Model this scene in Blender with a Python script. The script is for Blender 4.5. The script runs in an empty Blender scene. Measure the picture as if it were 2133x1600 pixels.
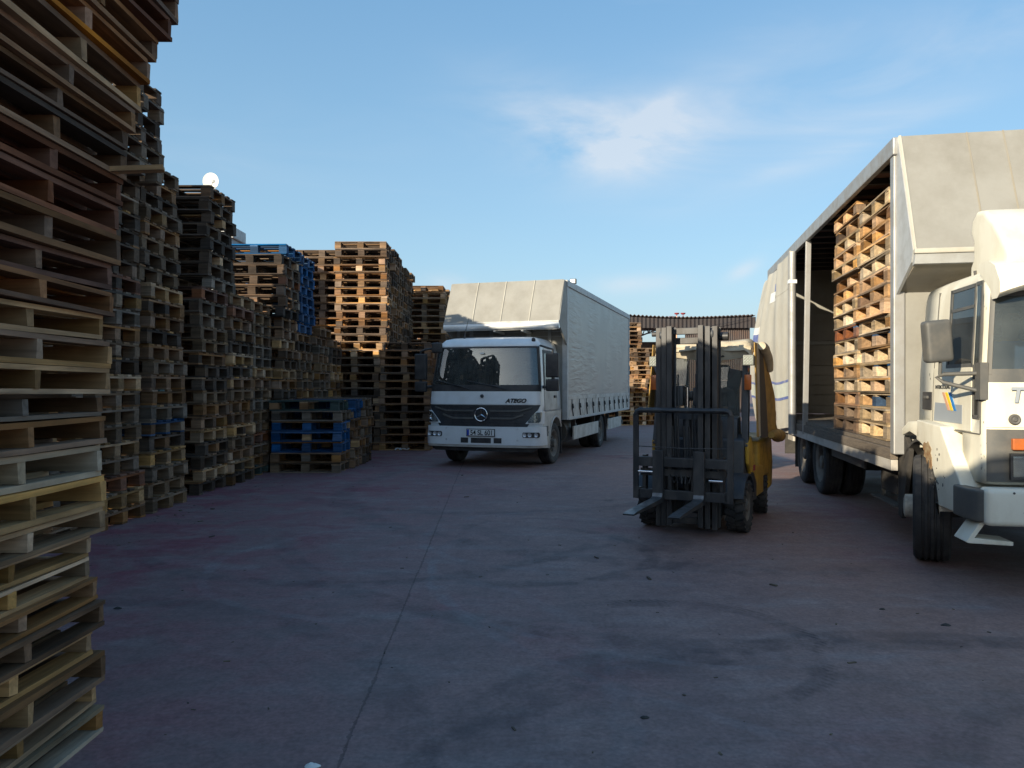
import bpy, bmesh, math, random
from mathutils import Vector, Matrix, Euler
R = math.radians
rng = random.Random(7)
scene = bpy.context.scene
COL = scene.collection
CAM_H, F_PX = 1.57, 1603.0

# ---------------------------------------------------------------- camera
cam_d = bpy.data.cameras.new('camera')
cam_d.sensor_width = 36.0
cam_d.lens = 36.0 * F_PX / 2133.0
cam_d.shift_y = 5.0 / 2133.0
cam_d.clip_start, cam_d.clip_end = 0.05, 3000.0
cam = bpy.data.objects.new('camera', cam_d)
cam.location = (0, 0, CAM_H)
cam.rotation_euler = (R(90), 0, 0)
COL.objects.link(cam)
scene.camera = cam

# ---------------------------------------------------------------- light: low afternoon sun from behind left
SUN_TRAVEL = Vector((0.85, 1.0, -0.37)).normalized()
to_sun = -SUN_TRAVEL
SUN_EL = math.asin(to_sun.z)
SUN_AZ = math.atan2(to_sun.x, to_sun.y)
sun_d = bpy.data.lights.new('sun', 'SUN')
sun_d.energy = 3.3
sun_d.angle = R(0.5)
sun_d.color = (1.0, 0.875, 0.665)
sun = bpy.data.objects.new('sun', sun_d)
sun.rotation_euler = to_sun.to_track_quat('Z', 'Y').to_euler()
sun.location = (-20, -30, 20)
COL.objects.link(sun)

world = bpy.data.worlds.new('World')
scene.world = world
world.use_nodes = True
world.cycles.sampling_method = 'MANUAL'
world.cycles.sample_map_resolution = 512
wn, wl = world.node_tree.nodes, world.node_tree.links
wn.clear()
w_out = wn.new('ShaderNodeOutputWorld')
w_bg = wn.new('ShaderNodeBackground')
w_bg.inputs['Strength'].default_value = 0.15
sky = wn.new('ShaderNodeTexSky')
sky.sky_type = 'NISHITA'
sky.sun_disc = False
sky.sun_elevation = SUN_EL
sky.sun_rotation = SUN_AZ
sky.altitude = 50
sky.air_density = 1.0
sky.dust_density = 2.5
sky.ozone_density = 3.5
w_tc = wn.new('ShaderNodeTexCoord')


def wmath(op, a, b=None, c=None, nodes=wn, links=wl):
    n = nodes.new('ShaderNodeMath')
    n.operation = op
    for i, x in enumerate((a, b, c)):
        if x is None:
            continue
        if isinstance(x, (int, float)):
            n.inputs[i].default_value = x
        else:
            links.new(x, n.inputs[i])
    return n.outputs[0]


# thin cirrus: stretched noise, gathered in a few drifting wisps all round the sky
w_map = wn.new('ShaderNodeMapping')
w_map.inputs['Rotation'].default_value = (0, R(-14), R(8))
w_map.inputs['Scale'].default_value = (2.2, 3.2, 8.5)
wl.new(w_tc.outputs['Generated'], w_map.inputs['Vector'])
w_n1 = wn.new('ShaderNodeTexNoise')
w_n1.inputs['Scale'].default_value = 1.35
w_n1.inputs['Detail'].default_value = 6
w_n1.inputs['Roughness'].default_value = 0.58
w_n1.inputs['Distortion'].default_value = 0.7
wl.new(w_map.outputs[0], w_n1.inputs['Vector'])
sep = wn.new('ShaderNodeSeparateXYZ')
wl.new(w_tc.outputs['Generated'], sep.inputs[0])


def wisp(px, py, sx, sz, tilt, amp):
    d = Vector(((px - 1066.5) / F_PX, 1.0, (805 - py) / F_PX)).normalized()
    dx = wmath('SUBTRACT', sep.outputs['X'], d.x)
    dz = wmath('SUBTRACT', sep.outputs['Z'], d.z)
    ct, st = math.cos(tilt), math.sin(tilt)
    a = wmath('DIVIDE', wmath('ADD', wmath('MULTIPLY', dx, ct), wmath('MULTIPLY', dz, st)), sx)
    b = wmath('DIVIDE', wmath('SUBTRACT', wmath('MULTIPLY', dz, ct), wmath('MULTIPLY', dx, st)), sz)
    r2 = wmath('ADD', wmath('MULTIPLY', a, a), wmath('MULTIPLY', b, b))
    g = wmath('EXPONENT', wmath('MULTIPLY', r2, -1.0))
    front = wmath('GREATER_THAN', sep.outputs['Y'], 0.0)
    return wmath('MULTIPLY', wmath('MULTIPLY', g, front), amp)


tot = None
for args in ((1290, 310, 0.105, 0.045, R(-4), 1.0), (1190, 275, 0.11, 0.035, R(-24), 0.5), (1330, 265, 0.05, 0.012, R(38), 0.7), (1450, 240, 0.12, 0.045, R(18), 0.45),
             (1850, 190, 0.14, 0.045, R(24), 0.55), (1700, 330, 0.12, 0.012, R(16), 0.42),
             (1310, 592, 0.055, 0.012, R(3), 0.7), (930, 592, 0.03, 0.012, 0, 0.7), (1550, 562, 0.02, 0.009, R(30), 0.7),
             (935, 688, 0.030, 0.016, 0, 1.2), (700, 300, 0.4, 0.05, R(10), 0.10)):
    g = wisp(*args)
    tot = g if tot is None else wmath('ADD', tot, g)
# broken by noise
nz = wmath('MULTIPLY', wmath('SUBTRACT', w_n1.outputs['Fac'], 0.32), 2.5)
nzc = wmath('MINIMUM', wmath('MAXIMUM', nz, 0.0), 1.0)
thin = wmath('MULTIPLY', wmath('MAXIMUM', wmath('SUBTRACT', w_n1.outputs['Fac'], 0.60), 0.0), 0.35)
cl = wmath('MINIMUM', wmath('ADD', wmath('MULTIPLY', tot, nzc), thin), 0.62)
w_mix = wn.new('ShaderNodeMixRGB')
wl.new(cl, w_mix.inputs['Fac'])
w_gm = wn.new('ShaderNodeGamma')          # gentler sky gradient, the same all round
w_gm.inputs['Gamma'].default_value = 0.9
wl.new(sky.outputs[0], w_gm.inputs['Color'])
# blend with a plain clear-day gradient by elevation, the same at every bearing
w_rp = wn.new('ShaderNodeValToRGB')
els = w_rp.color_ramp.elements
els[0].position, els[0].color = 0.0, (0.58, 0.67, 0.70, 1)
els[1].position, els[1].color = 1.0, (0.10, 0.26, 0.52, 1)
for pz, c in ((0.06, (0.48, 0.625, 0.69)), (0.16, (0.350, 0.565, 0.69)), (0.30, (0.250, 0.475, 0.655)), (0.46, (0.175, 0.390, 0.615))):
    e = els.new(pz)
    e.color = (*c, 1)
w_sx = wn.new('ShaderNodeSeparateXYZ')
wl.new(w_tc.outputs['Generated'], w_sx.inputs[0])
wl.new(w_sx.outputs['Z'], w_rp.inputs['Fac'])
w_sc = wn.new('ShaderNodeVectorMath')
w_sc.operation = 'SCALE'
w_sc.inputs['Scale'].default_value = 2.9
wl.new(w_rp.outputs[0], w_sc.inputs[0])
w_bl = wn.new('ShaderNodeMixRGB')
w_bl.inputs['Fac'].default_value = 0.66
wl.new(w_gm.outputs[0], w_bl.inputs['Color1'])
wl.new(w_sc.outputs[0], w_bl.inputs['Color2'])
wl.new(w_bl.outputs[0], w_mix.inputs['Color1'])
w_mix.inputs['Color2'].default_value = (2.35, 2.45, 2.6, 1)
wl.new(w_mix.outputs[0], w_bg.inputs['Color'])
wl.new(w_bg.outputs[0], w_out.inputs['Surface'])

scene.view_settings.view_transform = 'Standard'
scene.view_settings.look = 'None'
scene.view_settings.gamma = 1.0
scene.view_settings.use_curve_mapping = False
scene.view_settings.exposure = 1.2
scene.cycles.max_bounces = 6
scene.cycles.diffuse_bounces = 3
scene.cycles.glossy_bounces = 3
scene.cycles.transparent_max_bounces = 16


# ---------------------------------------------------------------- mesh helpers
class MB:
    def __init__(self):
        self.v, self.f, self.m = [], [], []
        self.mi = 0

    def add(self, vs, fs):
        n = len(self.v)
        self.v += [tuple(p) for p in vs]
        for f in fs:
            self.f.append(tuple(i + n for i in f))
            self.m.append(self.mi)
        return self

    def box(self, x0, x1, y0, y1, z0, z1, M=None):
        vs = [Vector((x, y, z)) for z in (z0, z1) for y in (y0, y1) for x in (x0, x1)]
        if M is not None:
            vs = [M @ p for p in vs]
        return self.add(vs, [(0, 2, 3, 1), (4, 5, 7, 6), (0, 1, 5, 4), (2, 6, 7, 3), (0, 4, 6, 2), (1, 3, 7, 5)])

    def bar(self, p0, p1, w, h, up=(0, 0, 1)):
        p0, p1 = Vector(p0), Vector(p1)
        d = (p1 - p0).normalized()
        up = Vector(up)
        s = d.cross(up)
        if s.length < 1e-4:
            s = d.cross(Vector((0, 1, 0)))
        s.normalize()
        t = s.cross(d).normalized()
        vs = []
        for p in (p0, p1):
            for a, b in ((-1, -1), (1, -1), (1, 1), (-1, 1)):
                vs.append(p + s * (a * w / 2) + t * (b * h / 2))
        return self.add(vs, [(3, 2, 1, 0), (4, 5, 6, 7), (0, 1, 5, 4), (1, 2, 6, 5), (2, 3, 7, 6), (3, 0, 4, 7)])

    def prism(self, pts, axis, a0, a1):
        def mk(a, p):
            if axis == 'x':
                return (a, p[0], p[1])
            if axis == 'y':
                return (p[0], a, p[1])
            return (p[0], p[1], a)
        n = len(pts)
        vs = [mk(a0, p) for p in pts] + [mk(a1, p) for p in pts]
        fs = [tuple(range(n)), tuple(range(2 * n - 1, n - 1, -1))]
        for i in range(n):
            j = (i + 1) % n
            fs.append((i, i + n, j + n, j))
        return self.add(vs, fs)

    def lathe(self, prof, c=(0, 0, 0), axis='x', n=32, closed=False):
        c = Vector(c)
        vs, fs = [], []
        k = len(prof)
        for i in range(n):
            a = 2 * math.pi * i / n
            ca, sa = math.cos(a), math.sin(a)
            for (r, h) in prof:
                if axis == 'x':
                    p = (h, r * ca, r * sa)
                elif axis == 'y':
                    p = (r * ca, h, r * sa)
                else:
                    p = (r * ca, r * sa, h)
                vs.append(c + Vector(p))
        kk = k if closed else k - 1
        for i in range(n):
            j = (i + 1) % n
            for q in range(kk):
                q2 = (q + 1) % k
                fs.append((i * k + q, j * k + q, j * k + q2, i * k + q2))
        return self.add(vs, fs)

    def cyl(self, p0, p1, r0, r1=None, n=12):
        return self.tube([p0, p1], [r0, r0 if r1 is None else r1], n)

    def tube(self, pts, r, n=8, caps=True):
        pts = [Vector(p) for p in pts]
        rs = r if isinstance(r, (list, tuple)) else [r] * len(pts)
        vs, fs = [], []
        prev = None
        for i, p in enumerate(pts):
            a = pts[max(i - 1, 0)]
            b = pts[min(i + 1, len(pts) - 1)]
            d = (b - a).normalized()
            if prev is None:
                s = d.cross(Vector((0, 0, 1)))
                if s.length < 1e-3:
                    s = d.cross(Vector((0, 1, 0)))
            else:
                s = prev - d * prev.dot(d)
            s.normalize()
            prev = s
            t = d.cross(s)
            for q in range(n):
                an = 2 * math.pi * q / n
                vs.append(p + (s * math.cos(an) + t * math.sin(an)) * rs[i])
        for i in range(len(pts) - 1):
            for q in range(n):
                q2 = (q + 1) % n
                fs.append((i * n + q, i * n + q2, (i + 1) * n + q2, (i + 1) * n + q))
        if caps:
            fs.append(tuple(range(n - 1, -1, -1)))
            fs.append(tuple(range((len(pts) - 1) * n, len(pts) * n)))
        return self.add(vs, fs)

    def grid(self, fn, nu, nv, thick=None):
        """fn(s,t)->Vector ; thick: fn2(s,t) for a back surface joined by a rim"""
        vs = [fn(i / nu, j / nv) for j in range(nv + 1) for i in range(nu + 1)]
        fs = []
        W = nu + 1
        for j in range(nv):
            for i in range(nu):
                a = j * W + i
                fs.append((a, a + 1, a + W + 1, a + W))
        if thick:
            n0 = len(vs)
            vs += [thick(i / nu, j / nv) for j in range(nv + 1) for i in range(nu + 1)]
            for j in range(nv):
                for i in range(nu):
                    a = n0 + j * W + i
                    fs.append((a + W, a + W + 1, a + 1, a))
            rim = [i for i in range(W)] + [j * W + nu for j in range(1, nv + 1)] + \
                  [nv * W + i for i in range(nu - 1, -1, -1)] + [j * W for j in range(nv - 1, 0, -1)]
            for k in range(len(rim)):
                a, b = rim[k], rim[(k + 1) % len(rim)]
                fs.append((a, n0 + a, n0 + b, b))
        return self.add(vs, fs)

    def mesh(self, name, mats=None, smooth=None, bevel=0.0, seg=2, fix=True):
        me = bpy.data.meshes.new(name)
        me.from_pydata(self.v, [], self.f)
        if any(self.m):
            me.polygons.foreach_set('material_index', self.m)
        if fix or bevel > 0:
            bm = bmesh.new()
            bm.from_mesh(me)
            if bevel > 0:
                bmesh.ops.remove_doubles(bm, verts=bm.verts, dist=1e-5)
            if fix:
                bmesh.ops.recalc_face_normals(bm, faces=bm.faces)
            if bevel > 0:
                es = [e for e in bm.edges if len(e.link_faces) == 2 and e.calc_face_angle(0) > R(28)]
                bmesh.ops.bevel(bm, geom=es, offset=bevel, segments=seg, profile=0.6, affect='EDGES', clamp_overlap=True)
            bm.to_mesh(me)
            bm.free()
        if smooth is not None:
            me.polygons.foreach_set('use_smooth', [True] * len(me.polygons))
            me.set_sharp_from_angle(angle=R(smooth))
        for mt in (mats or []):
            me.materials.append(mt)
        me.update()
        return me

    def build(self, name, mat, parent=None, smooth=None, bevel=0.0, seg=2, fix=True, loc=None, rot=None):
        mats = mat if isinstance(mat, (list, tuple)) else [mat]
        o = bpy.data.objects.new(name, self.mesh(name, mats, smooth, bevel, seg, fix))
        COL.objects.link(o)
        if parent is not None:
            o.parent = parent
        if loc is not None:
            o.location = loc
        if rot is not None:
            o.rotation_euler = rot
        return o


def empty(name, loc, rz=0.0, parent=None):
    o = bpy.data.objects.new(name, None)
    o.empty_display_size = 0.2
    o.location = loc
    o.rotation_euler = (0, 0, rz)
    COL.objects.link(o)
    if parent is not None:
        o.parent = parent
    return o


def tag(o, label=None, cat=None, group=None, kind=None):
    if label:
        o['label'] = label
    if cat:
        o['category'] = cat
    if group:
        o['group'] = group
    if kind:
        o['kind'] = kind
    return o


def dup(o, parent, loc=None, rot=None, scale=None, name=None):
    c = o.copy()
    if name:
        c.name = name
    COL.objects.link(c)
    c.parent = parent
    if loc is not None:
        c.location = loc
    if rot is not None:
        c.rotation_euler = rot
    if scale is not None:
        c.scale = scale
    for ch in o.children:
        dup(ch, c)
    return c


def text_mesh(name, body, size, mat, parent, loc, rot, align='CENTER', extrude=0.002, shear=0.0, xs=1.0, offset=0.0):
    cu = bpy.data.curves.new(name, 'FONT')
    cu.body = body
    cu.size = size
    cu.align_x = align
    cu.extrude = extrude
    cu.shear = shear
    cu.offset = offset
    tmp = bpy.data.objects.new('tmp_text', cu)
    COL.objects.link(tmp)
    dg = bpy.context.evaluated_depsgraph_get()
    me = bpy.data.meshes.new_from_object(tmp.evaluated_get(dg))
    bpy.data.objects.remove(tmp)
    bpy.data.curves.remove(cu)
    me.name = name
    me.materials.clear()
    me.materials.append(mat)
    o = bpy.data.objects.new(name, me)
    COL.objects.link(o)
    o.parent = parent
    o.location = loc
    o.rotation_euler = rot
    o.scale = (xs, 1, 1)
    return o


# ---------------------------------------------------------------- materials
def new_mat(name):
    m = bpy.data.materials.new(name)
    m.use_nodes = True
    nt = m.node_tree
    return m, nt.nodes, nt.links, nt.nodes['Principled BSDF']


def pm(name, col, rough=0.5, metal=0.0, var=0.12, scale=3.0, dirt=None, damt=0.35, dscale=7.0, bump=0.0, bscale=60.0, coat=0.0, stretch=(1, 1, 1), spec=0.5):
    m, N, L, bs = new_mat(name)
    tc = N.new('ShaderNodeTexCoord')
    mp = N.new('ShaderNodeMapping')
    mp.inputs['Scale'].default_value = stretch
    L.new(tc.outputs['Object'], mp.inputs['Vector'])
    n1 = N.new('ShaderNodeTexNoise')
    n1.inputs['Scale'].default_value = scale
    n1.inputs['Detail'].default_value = 5
    L.new(mp.outputs[0], n1.inputs['Vector'])
    mx = N.new('ShaderNodeMixRGB')
    mx.inputs['Color1'].default_value = (*[c * (1 + var) for c in col], 1)
    mx.inputs['Color2'].default_value = (*[c * (1 - var) for c in col], 1)
    L.new(n1.outputs['Fac'], mx.inputs['Fac'])
    out = mx.outputs[0]
    rough_out = None
    if dirt:
        n2 = N.new('ShaderNodeTexNoise')
        n2.inputs['Scale'].default_value = dscale
        n2.inputs['Detail'].default_value = 8
        n2.inputs['Roughness'].default_value = 0.65
        L.new(mp.outputs[0], n2.inputs['Vector'])
        rp = N.new('ShaderNodeValToRGB')
        rp.color_ramp.elements[0].position = 0.42
        rp.color_ramp.elements[1].position = 0.72
        rp.color_ramp.elements[1].color = (damt * 2,) * 3 + (1,) if damt < 0.5 else (1, 1, 1, 1)
        L.new(n2.outputs['Fac'], rp.inputs['Fac'])
        m2 = N.new('ShaderNodeMixRGB')
        L.new(rp.outputs[0], m2.inputs['Fac'])
        L.new(out, m2.inputs['Color1'])
        m2.inputs['Color2'].default_value = (*dirt, 1)
        out = m2.outputs[0]
        mr = N.new('ShaderNodeMapRange')
        L.new(rp.outputs[0], mr.inputs['Value'])
        mr.inputs['To Min'].default_value = rough
        mr.inputs['To Max'].default_value = min(1.0, rough + 0.3)
        L.new(mr.outputs[0], bs.inputs['Roughness'])
    else:
        bs.inputs['Roughness'].default_value = rough
    L.new(out, bs.inputs['Base Color'])
    bs.inputs['Metallic'].default_value = metal
    bs.inputs['Coat Weight'].default_value = coat
    bs.inputs['Specular IOR Level'].default_value = spec
    if bump:
        n3 = N.new('ShaderNodeTexNoise')
        n3.inputs['Scale'].default_value = bscale
        n3.inputs['Detail'].default_value = 4
        L.new(mp.outputs[0], n3.inputs['Vector'])
        bp = N.new('ShaderNodeBump')
        bp.inputs['Strength'].default_value = bump
        bp.inputs['Distance'].default_value = 0.02
        L.new(n3.outputs['Fac'], bp.inputs['Height'])
        L.new(bp.outputs[0], bs.inputs['Normal'])
    return m


def glass_mat(name, tint=(0.55, 0.62, 0.62), refl=1.5, dust=0.06):
    m, N, L, bs = new_mat(name)
    N.remove(bs)
    out = N['Material Output']
    tr = N.new('ShaderNodeBsdfTransparent')
    tr.inputs['Color'].default_value = (*tint, 1)
    gl = N.new('ShaderNodeBsdfGlossy')
    gl.inputs['Roughness'].default_value = 0.012
    fr = N.new('ShaderNodeFresnel')
    fr.inputs['IOR'].default_value = refl
    mx = N.new('ShaderNodeMixShader')
    L.new(fr.outputs[0], mx.inputs['Fac'])
    L.new(tr.outputs[0], mx.inputs[1])
    L.new(gl.outputs[0], mx.inputs[2])
    df = N.new('ShaderNodeBsdfDiffuse')
    df.inputs['Color'].default_value = (0.33, 0.35, 0.34, 1)
    tc = N.new('ShaderNodeTexCoord')
    nz_ = N.new('ShaderNodeTexNoise')
    nz_.inputs['Scale'].default_value = 3.5
    nz_.inputs['Detail'].default_value = 7
    L.new(tc.outputs['Object'], nz_.inputs['Vector'])
    mu = N.new('ShaderNodeMath')
    mu.operation = 'MULTIPLY'
    mu.inputs[1].default_value = dust * 2
    L.new(nz_.outputs['Fac'], mu.inputs[0])
    m2 = N.new('ShaderNodeMixShader')
    L.new(mu.outputs[0], m2.inputs['Fac'])
    L.new(mx.outputs[0], m2.inputs[1])
    L.new(df.outputs[0], m2.inputs[2])
    L.new(m2.outputs[0], out.inputs['Surface'])
    return m


def wood_mat(name, source):
    """source: 'object' = per-object colour and random, 'attr' = colour attribute"""
    m, N, L, bs = new_mat(name)
    tc = N.new('ShaderNodeTexCoord')
    oi = N.new('ShaderNodeObjectInfo')
    if source == 'object':
        base, rnd = oi.outputs['Color'], oi.outputs['Random']
    else:
        at = N.new('ShaderNodeAttribute')
        at.attribute_name = 'tint'
        base, rnd = at.outputs['Color'], at.outputs['Alpha']
    # shift the grain for each board
    cmb = N.new('ShaderNodeCombineXYZ')
    mu = N.new('ShaderNodeMath')
    mu.operation = 'MULTIPLY'
    mu.inputs[1].default_value = 53.0
    L.new(rnd, mu.inputs[0])
    for i in range(3):
        L.new(mu.outputs[0], cmb.inputs[i])
    va = N.new('ShaderNodeVectorMath')
    va.operation = 'ADD'
    L.new(tc.outputs['Object'], va.inputs[0])
    L.new(cmb.outputs[0], va.inputs[1])
    mp = N.new('ShaderNodeMapping')
    mp.inputs['Scale'].default_value = (1.6, 26, 26)
    L.new(va.outputs[0], mp.inputs['Vector'])
    n1 = N.new('ShaderNodeTexNoise')
    n1.inputs['Scale'].default_value = 1.0
    n1.inputs['Detail'].default_value = 6
    n1.inputs['Roughness'].default_value = 0.6
    n1.inputs['Distortion'].default_value = 0.6
    L.new(mp.outputs[0], n1.inputs['Vector'])
    n2 = N.new('ShaderNodeTexNoise')
    n2.inputs['Scale'].default_value = 3.0
    n2.inputs['Detail'].default_value = 4
    L.new(va.outputs[0], n2.inputs['Vector'])
    # value: per-board brightness x grain x stains
    mr = N.new('ShaderNodeMapRange')
    L.new(rnd, mr.inputs['Value'])
    mr.inputs['To Min'].default_value = 0.50
    mr.inputs['To Max'].default_value = 1.50
    g = N.new('ShaderNodeMapRange')
    g.inputs['From Min'].default_value = 0.25
    g.inputs['From Max'].default_value = 0.75
    g.inputs['To Min'].default_value = 0.50
    g.inputs['To Max'].default_value = 1.32
    L.new(n1.outputs['Fac'], g.inputs['Value'])
    s = N.new('ShaderNodeMapRange')
    s.inputs['From Min'].default_value = 0.3
    s.inputs['From Max'].default_value = 0.62
    s.inputs['To Min'].default_value = 0.62
    s.inputs['To Max'].default_value = 1.1
    L.new(n2.outputs['Fac'], s.inputs['Value'])
    p1 = N.new('ShaderNodeMath')
    p1.operation = 'MULTIPLY'
    L.new(mr.outputs[0], p1.inputs[0])
    L.new(g.outputs[0], p1.inputs[1])
    p2 = N.new('ShaderNodeMath')
    p2.operation = 'MULTIPLY'
    L.new(p1.outputs[0], p2.inputs[0])
    L.new(s.outputs[0], p2.inputs[1])
    sc_ = N.new('ShaderNodeVectorMath')
    sc_.operation = 'SCALE'
    L.new(base, sc_.inputs[0])
    L.new(p2.outputs[0], sc_.inputs['Scale'])
    # some boards greyer
    hs = N.new('ShaderNodeHueSaturation')
    L.new(sc_.outputs[0], hs.inputs['Color'])
    fr = N.new('ShaderNodeMath')
    fr.operation = 'FRACT'
    m7 = N.new('ShaderNodeMath')
    m7.operation = 'MULTIPLY'
    m7.inputs[1].default_value = 17.3
    L.new(rnd, m7.inputs[0])
    L.new(m7.outputs[0], fr.inputs[0])
    ms = N.new('ShaderNodeMapRange')
    L.new(fr.outputs[0], ms.inputs['Value'])
    ms.inputs['To Min'].default_value = 0.72
    ms.inputs['To Max'].default_value = 1.12
    L.new(ms.outputs[0], hs.inputs['Saturation'])
    L.new(hs.outputs[0], bs.inputs['Base Color'])
    bs.inputs['Roughness'].default_value = 0.86
    bs.inputs['Specular IOR Level'].default_value = 0.25
    bp = N.new('ShaderNodeBump')
    bp.inputs['Strength'].default_value = 0.45
    bp.inputs['Distance'].default_value = 0.004
    L.new(n1.outputs['Fac'], bp.inputs['Height'])
    L.new(bp.outputs[0], bs.inputs['Normal'])
    return m


WOOD = wood_mat('pallet_wood', 'object')
WOOD_FAR = wood_mat('pallet_wood_distant', 'attr')


# ---------------------------------------------------------------- ground: worn painted concrete
def ground_material():
    m, N, L, bs = new_mat('painted_concrete_yard')
    tc = N.new('ShaderNodeTexCoord')
    sp = N.new('ShaderNodeSeparateXYZ')
    P = tc.outputs['Object']
    L.new(P, sp.inputs[0])

    def mt(op, a, b=None, c=None):
        return wmath(op, a, b, c, N, L)

    def noise(scale, detail=5, rough=0.55, vec=P, dist=0.0):
        n = N.new('ShaderNodeTexNoise')
        n.inputs['Scale'].default_value = scale
        n.inputs['Detail'].default_value = detail
        n.inputs['Roughness'].default_value = rough
        n.inputs['Distortion'].default_value = dist
        L.new(vec, n.inputs['Vector'])
        return n.outputs['Fac']

    def mapr(v, a, b, c, d):
        n = N.new('ShaderNodeMapRange')
        n.interpolation_type = 'SMOOTHSTEP'
        L.new(v, n.inputs['Value'])
        for k, x in zip(('From Min', 'From Max', 'To Min', 'To Max'), (a, b, c, d)):
            n.inputs[k].default_value = x
        return n.outputs[0]

    def mix(fac, c1, c2):
        n = N.new('ShaderNodeMixRGB')
        if isinstance(fac, float):
            n.inputs['Fac'].default_value = fac
        else:
            L.new(fac, n.inputs['Fac'])
        for s_, c in (('Color1', c1), ('Color2', c2)):
            if isinstance(c, tuple):
                n.inputs[s_].default_value = (*c, 1)
            else:
                L.new(c, n.inputs[s_])
        return n.outputs[0]
    # wobble the coordinates so marks are not perfect
    X, Y = sp.outputs['X'], sp.outputs['Y']
    wob = mt('MULTIPLY', mt('SUBTRACT', noise(0.7, 3), 0.5), 0.5)
    Xw, Yw = mt('ADD', X, wob), mt('SUBTRACT', Y, wob)
    big = noise(0.33, 6, 0.6)
    mid = noise(1.7, 8, 0.62, dist=0.6)
    fine = noise(38, 5, 0.6)
    mpn = N.new('ShaderNodeMapping')
    mpn.inputs['Scale'].default_value = (0.9, 2.6, 1)
    mpn.inputs['Rotation'].default_value = (0, 0, R(52))
    L.new(P, mpn.inputs['Vector'])
    streak = noise(1.3, 7, 0.65, mpn.outputs[0])
    # red paint survives mostly along the stacks on the left
    left = mapr(X, 0.8, -3.4, 0.0, 0.75)
    paint = mt('ADD', mapr(big, 0.50, 0.66, 0.0, 0.55), left)
    paint = mt('MULTIPLY', mt('MINIMUM', paint, 1.0), mapr(mid, 0.36, 0.60, 0.15, 1.0))
    c = mix(mapr(mid, 0.3, 0.7, 0.0, 1.0), (0.182, 0.124, 0.120), (0.275, 0.198, 0.182))
    c = mix(mapr(X, 0.3, 3.5, 0.0, 0.6), c, (0.265, 0.165, 0.138))
    c = mix(mt('MULTIPLY', paint, 0.85), c, (0.190, 0.045, 0.066))
    # pale dust
    dust = mt('MULTIPLY', mapr(streak, 0.47, 0.70, 0.0, 1.0), 0.42)
    c = mix(dust, c, (0.270, 0.238, 0.232))

    def ring(cx, cy, r, w, keep=None):
        dx, dy = mt('SUBTRACT', Xw, cx), mt('SUBTRACT', Yw, cy)
        d = mt('SQRT', mt('ADD', mt('MULTIPLY', dx, dx), mt('MULTIPLY', dy, dy)))
        e = mt('ABSOLUTE', mt('SUBTRACT', d, r))
        k = mapr(e, w * 0.45, w, 1.0, 0.0)
        if keep:
            # fade by angle: dot with a kept direction
            a = mt('ADD', mt('MULTIPLY', dx, math.cos(keep[0]) / r), mt('MULTIPLY', dy, math.sin(keep[0]) / r))
            k = mt('MULTIPLY', k, mapr(a, keep[1] - 0.35, keep[1] + 0.25, 0.0, 1.0))
        return k
    patch = mapr(noise(2.6, 6, 0.7), 0.38, 0.62, 0.15, 1.0)
    for cx, cy, r, w, keep, amt in ((0.10, 7.35, 1.20, 0.10, (R(-10), 0.1), 0.75), (0.95, 4.70, 0.93, 0.10, (R(20), 0.0), 0.8),
                                    (0.0, 7.9, 1.75, 0.14, (R(-60), 0.3), 0.5), (-1.5, 8.6, 2.45, 0.13, (R(-85), 0.55), 0.85),
                                    (2.6, 1.2, 3.6, 0.16, (R(120), 0.5), 0.7), (-3.0, 3.0, 2.6, 0.14, (R(40), 0.4), 0.5),
                                    (1.9, 9.0, 4.4, 0.16, (R(-115), 0.6), 0.6), (4.0, 2.0, 2.4, 0.14, (R(110), 0.4), 0.6),
                                    (-0.4, 12.5, 3.0, 0.2, (R(-70), 0.2), 0.6), (1.0, 3.2, 1.3, 0.16, (R(100), 0.5), 0.6),
                                    (0.3, 8.2, 0.9, 0.08, None, 0.45), (3.0, 12.0, 5.5, 0.25, (R(-150), 0.4), 0.6), (-6, 5, 6.6, 0.2, (R(5), 0.9), 0.45)):
        k = mt('MULTIPLY', mt('MULTIPLY', ring(cx, cy, r, w, keep), patch), amt * 0.58)
        c = mix(k, c, (0.048, 0.044, 0.050))
    for cx, cy, r, w, keep, amt in ((0.62, 8.05, 1.55, 0.07, (R(180), -0.2), 0.55), (-0.9, 6.9, 1.75, 0.06, (R(190), 0.2), 0.5),
                                    (1.6, 6.6, 2.3, 0.05, (R(230), 0.4), 0.55), (3.5, 7.0, 4.2, 0.06, (R(220), 0.6), 0.5),
                                    (-2.0, 4.2, 2.6, 0.08, (R(30), 0.4), 0.35)):
        k = mt('MULTIPLY', mt('MULTIPLY', ring(cx, cy, r, w, keep), patch), amt * 0.6)
        c = mix(k, c, (0.24, 0.225, 0.23))
    # tread-block print on one turning track
    saw = mt('GREATER_THAN', mt('SINE', mt('MULTIPLY', mt('ADD', mt('MULTIPLY', X, 1.3), Y), 85.0)), 0.1)
    k = mt('MULTIPLY', mt('MULTIPLY', ring(0.95, 4.70, 0.98, 0.055, (R(25), 0.2)), saw), mt('MULTIPLY', patch, 0.45))
    c = mix(k, c, (0.035, 0.032, 0.036))
    # oil spots
    vo = N.new('ShaderNodeTexVoronoi')
    vo.inputs['Scale'].default_value = 0.55
    L.new(P, vo.inputs['Vector'])
    oil = mt('MULTIPLY', mapr(mt('ADD', vo.outputs['Distance'], mt('MULTIPLY', mt('SUBTRACT', mid, 0.5), 0.35)), 0.02, 0.10, 1.0, 0.0), 0.55)
    c = mix(oil, c, (0.035, 0.033, 0.037))
    # fine grain, pale specks
    spk = mt('GREATER_THAN', noise(70, 2, 0.5), 0.73)
    c = mix(mt('MULTIPLY', spk, 0.35), c, (0.36, 0.34, 0.33))
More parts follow.
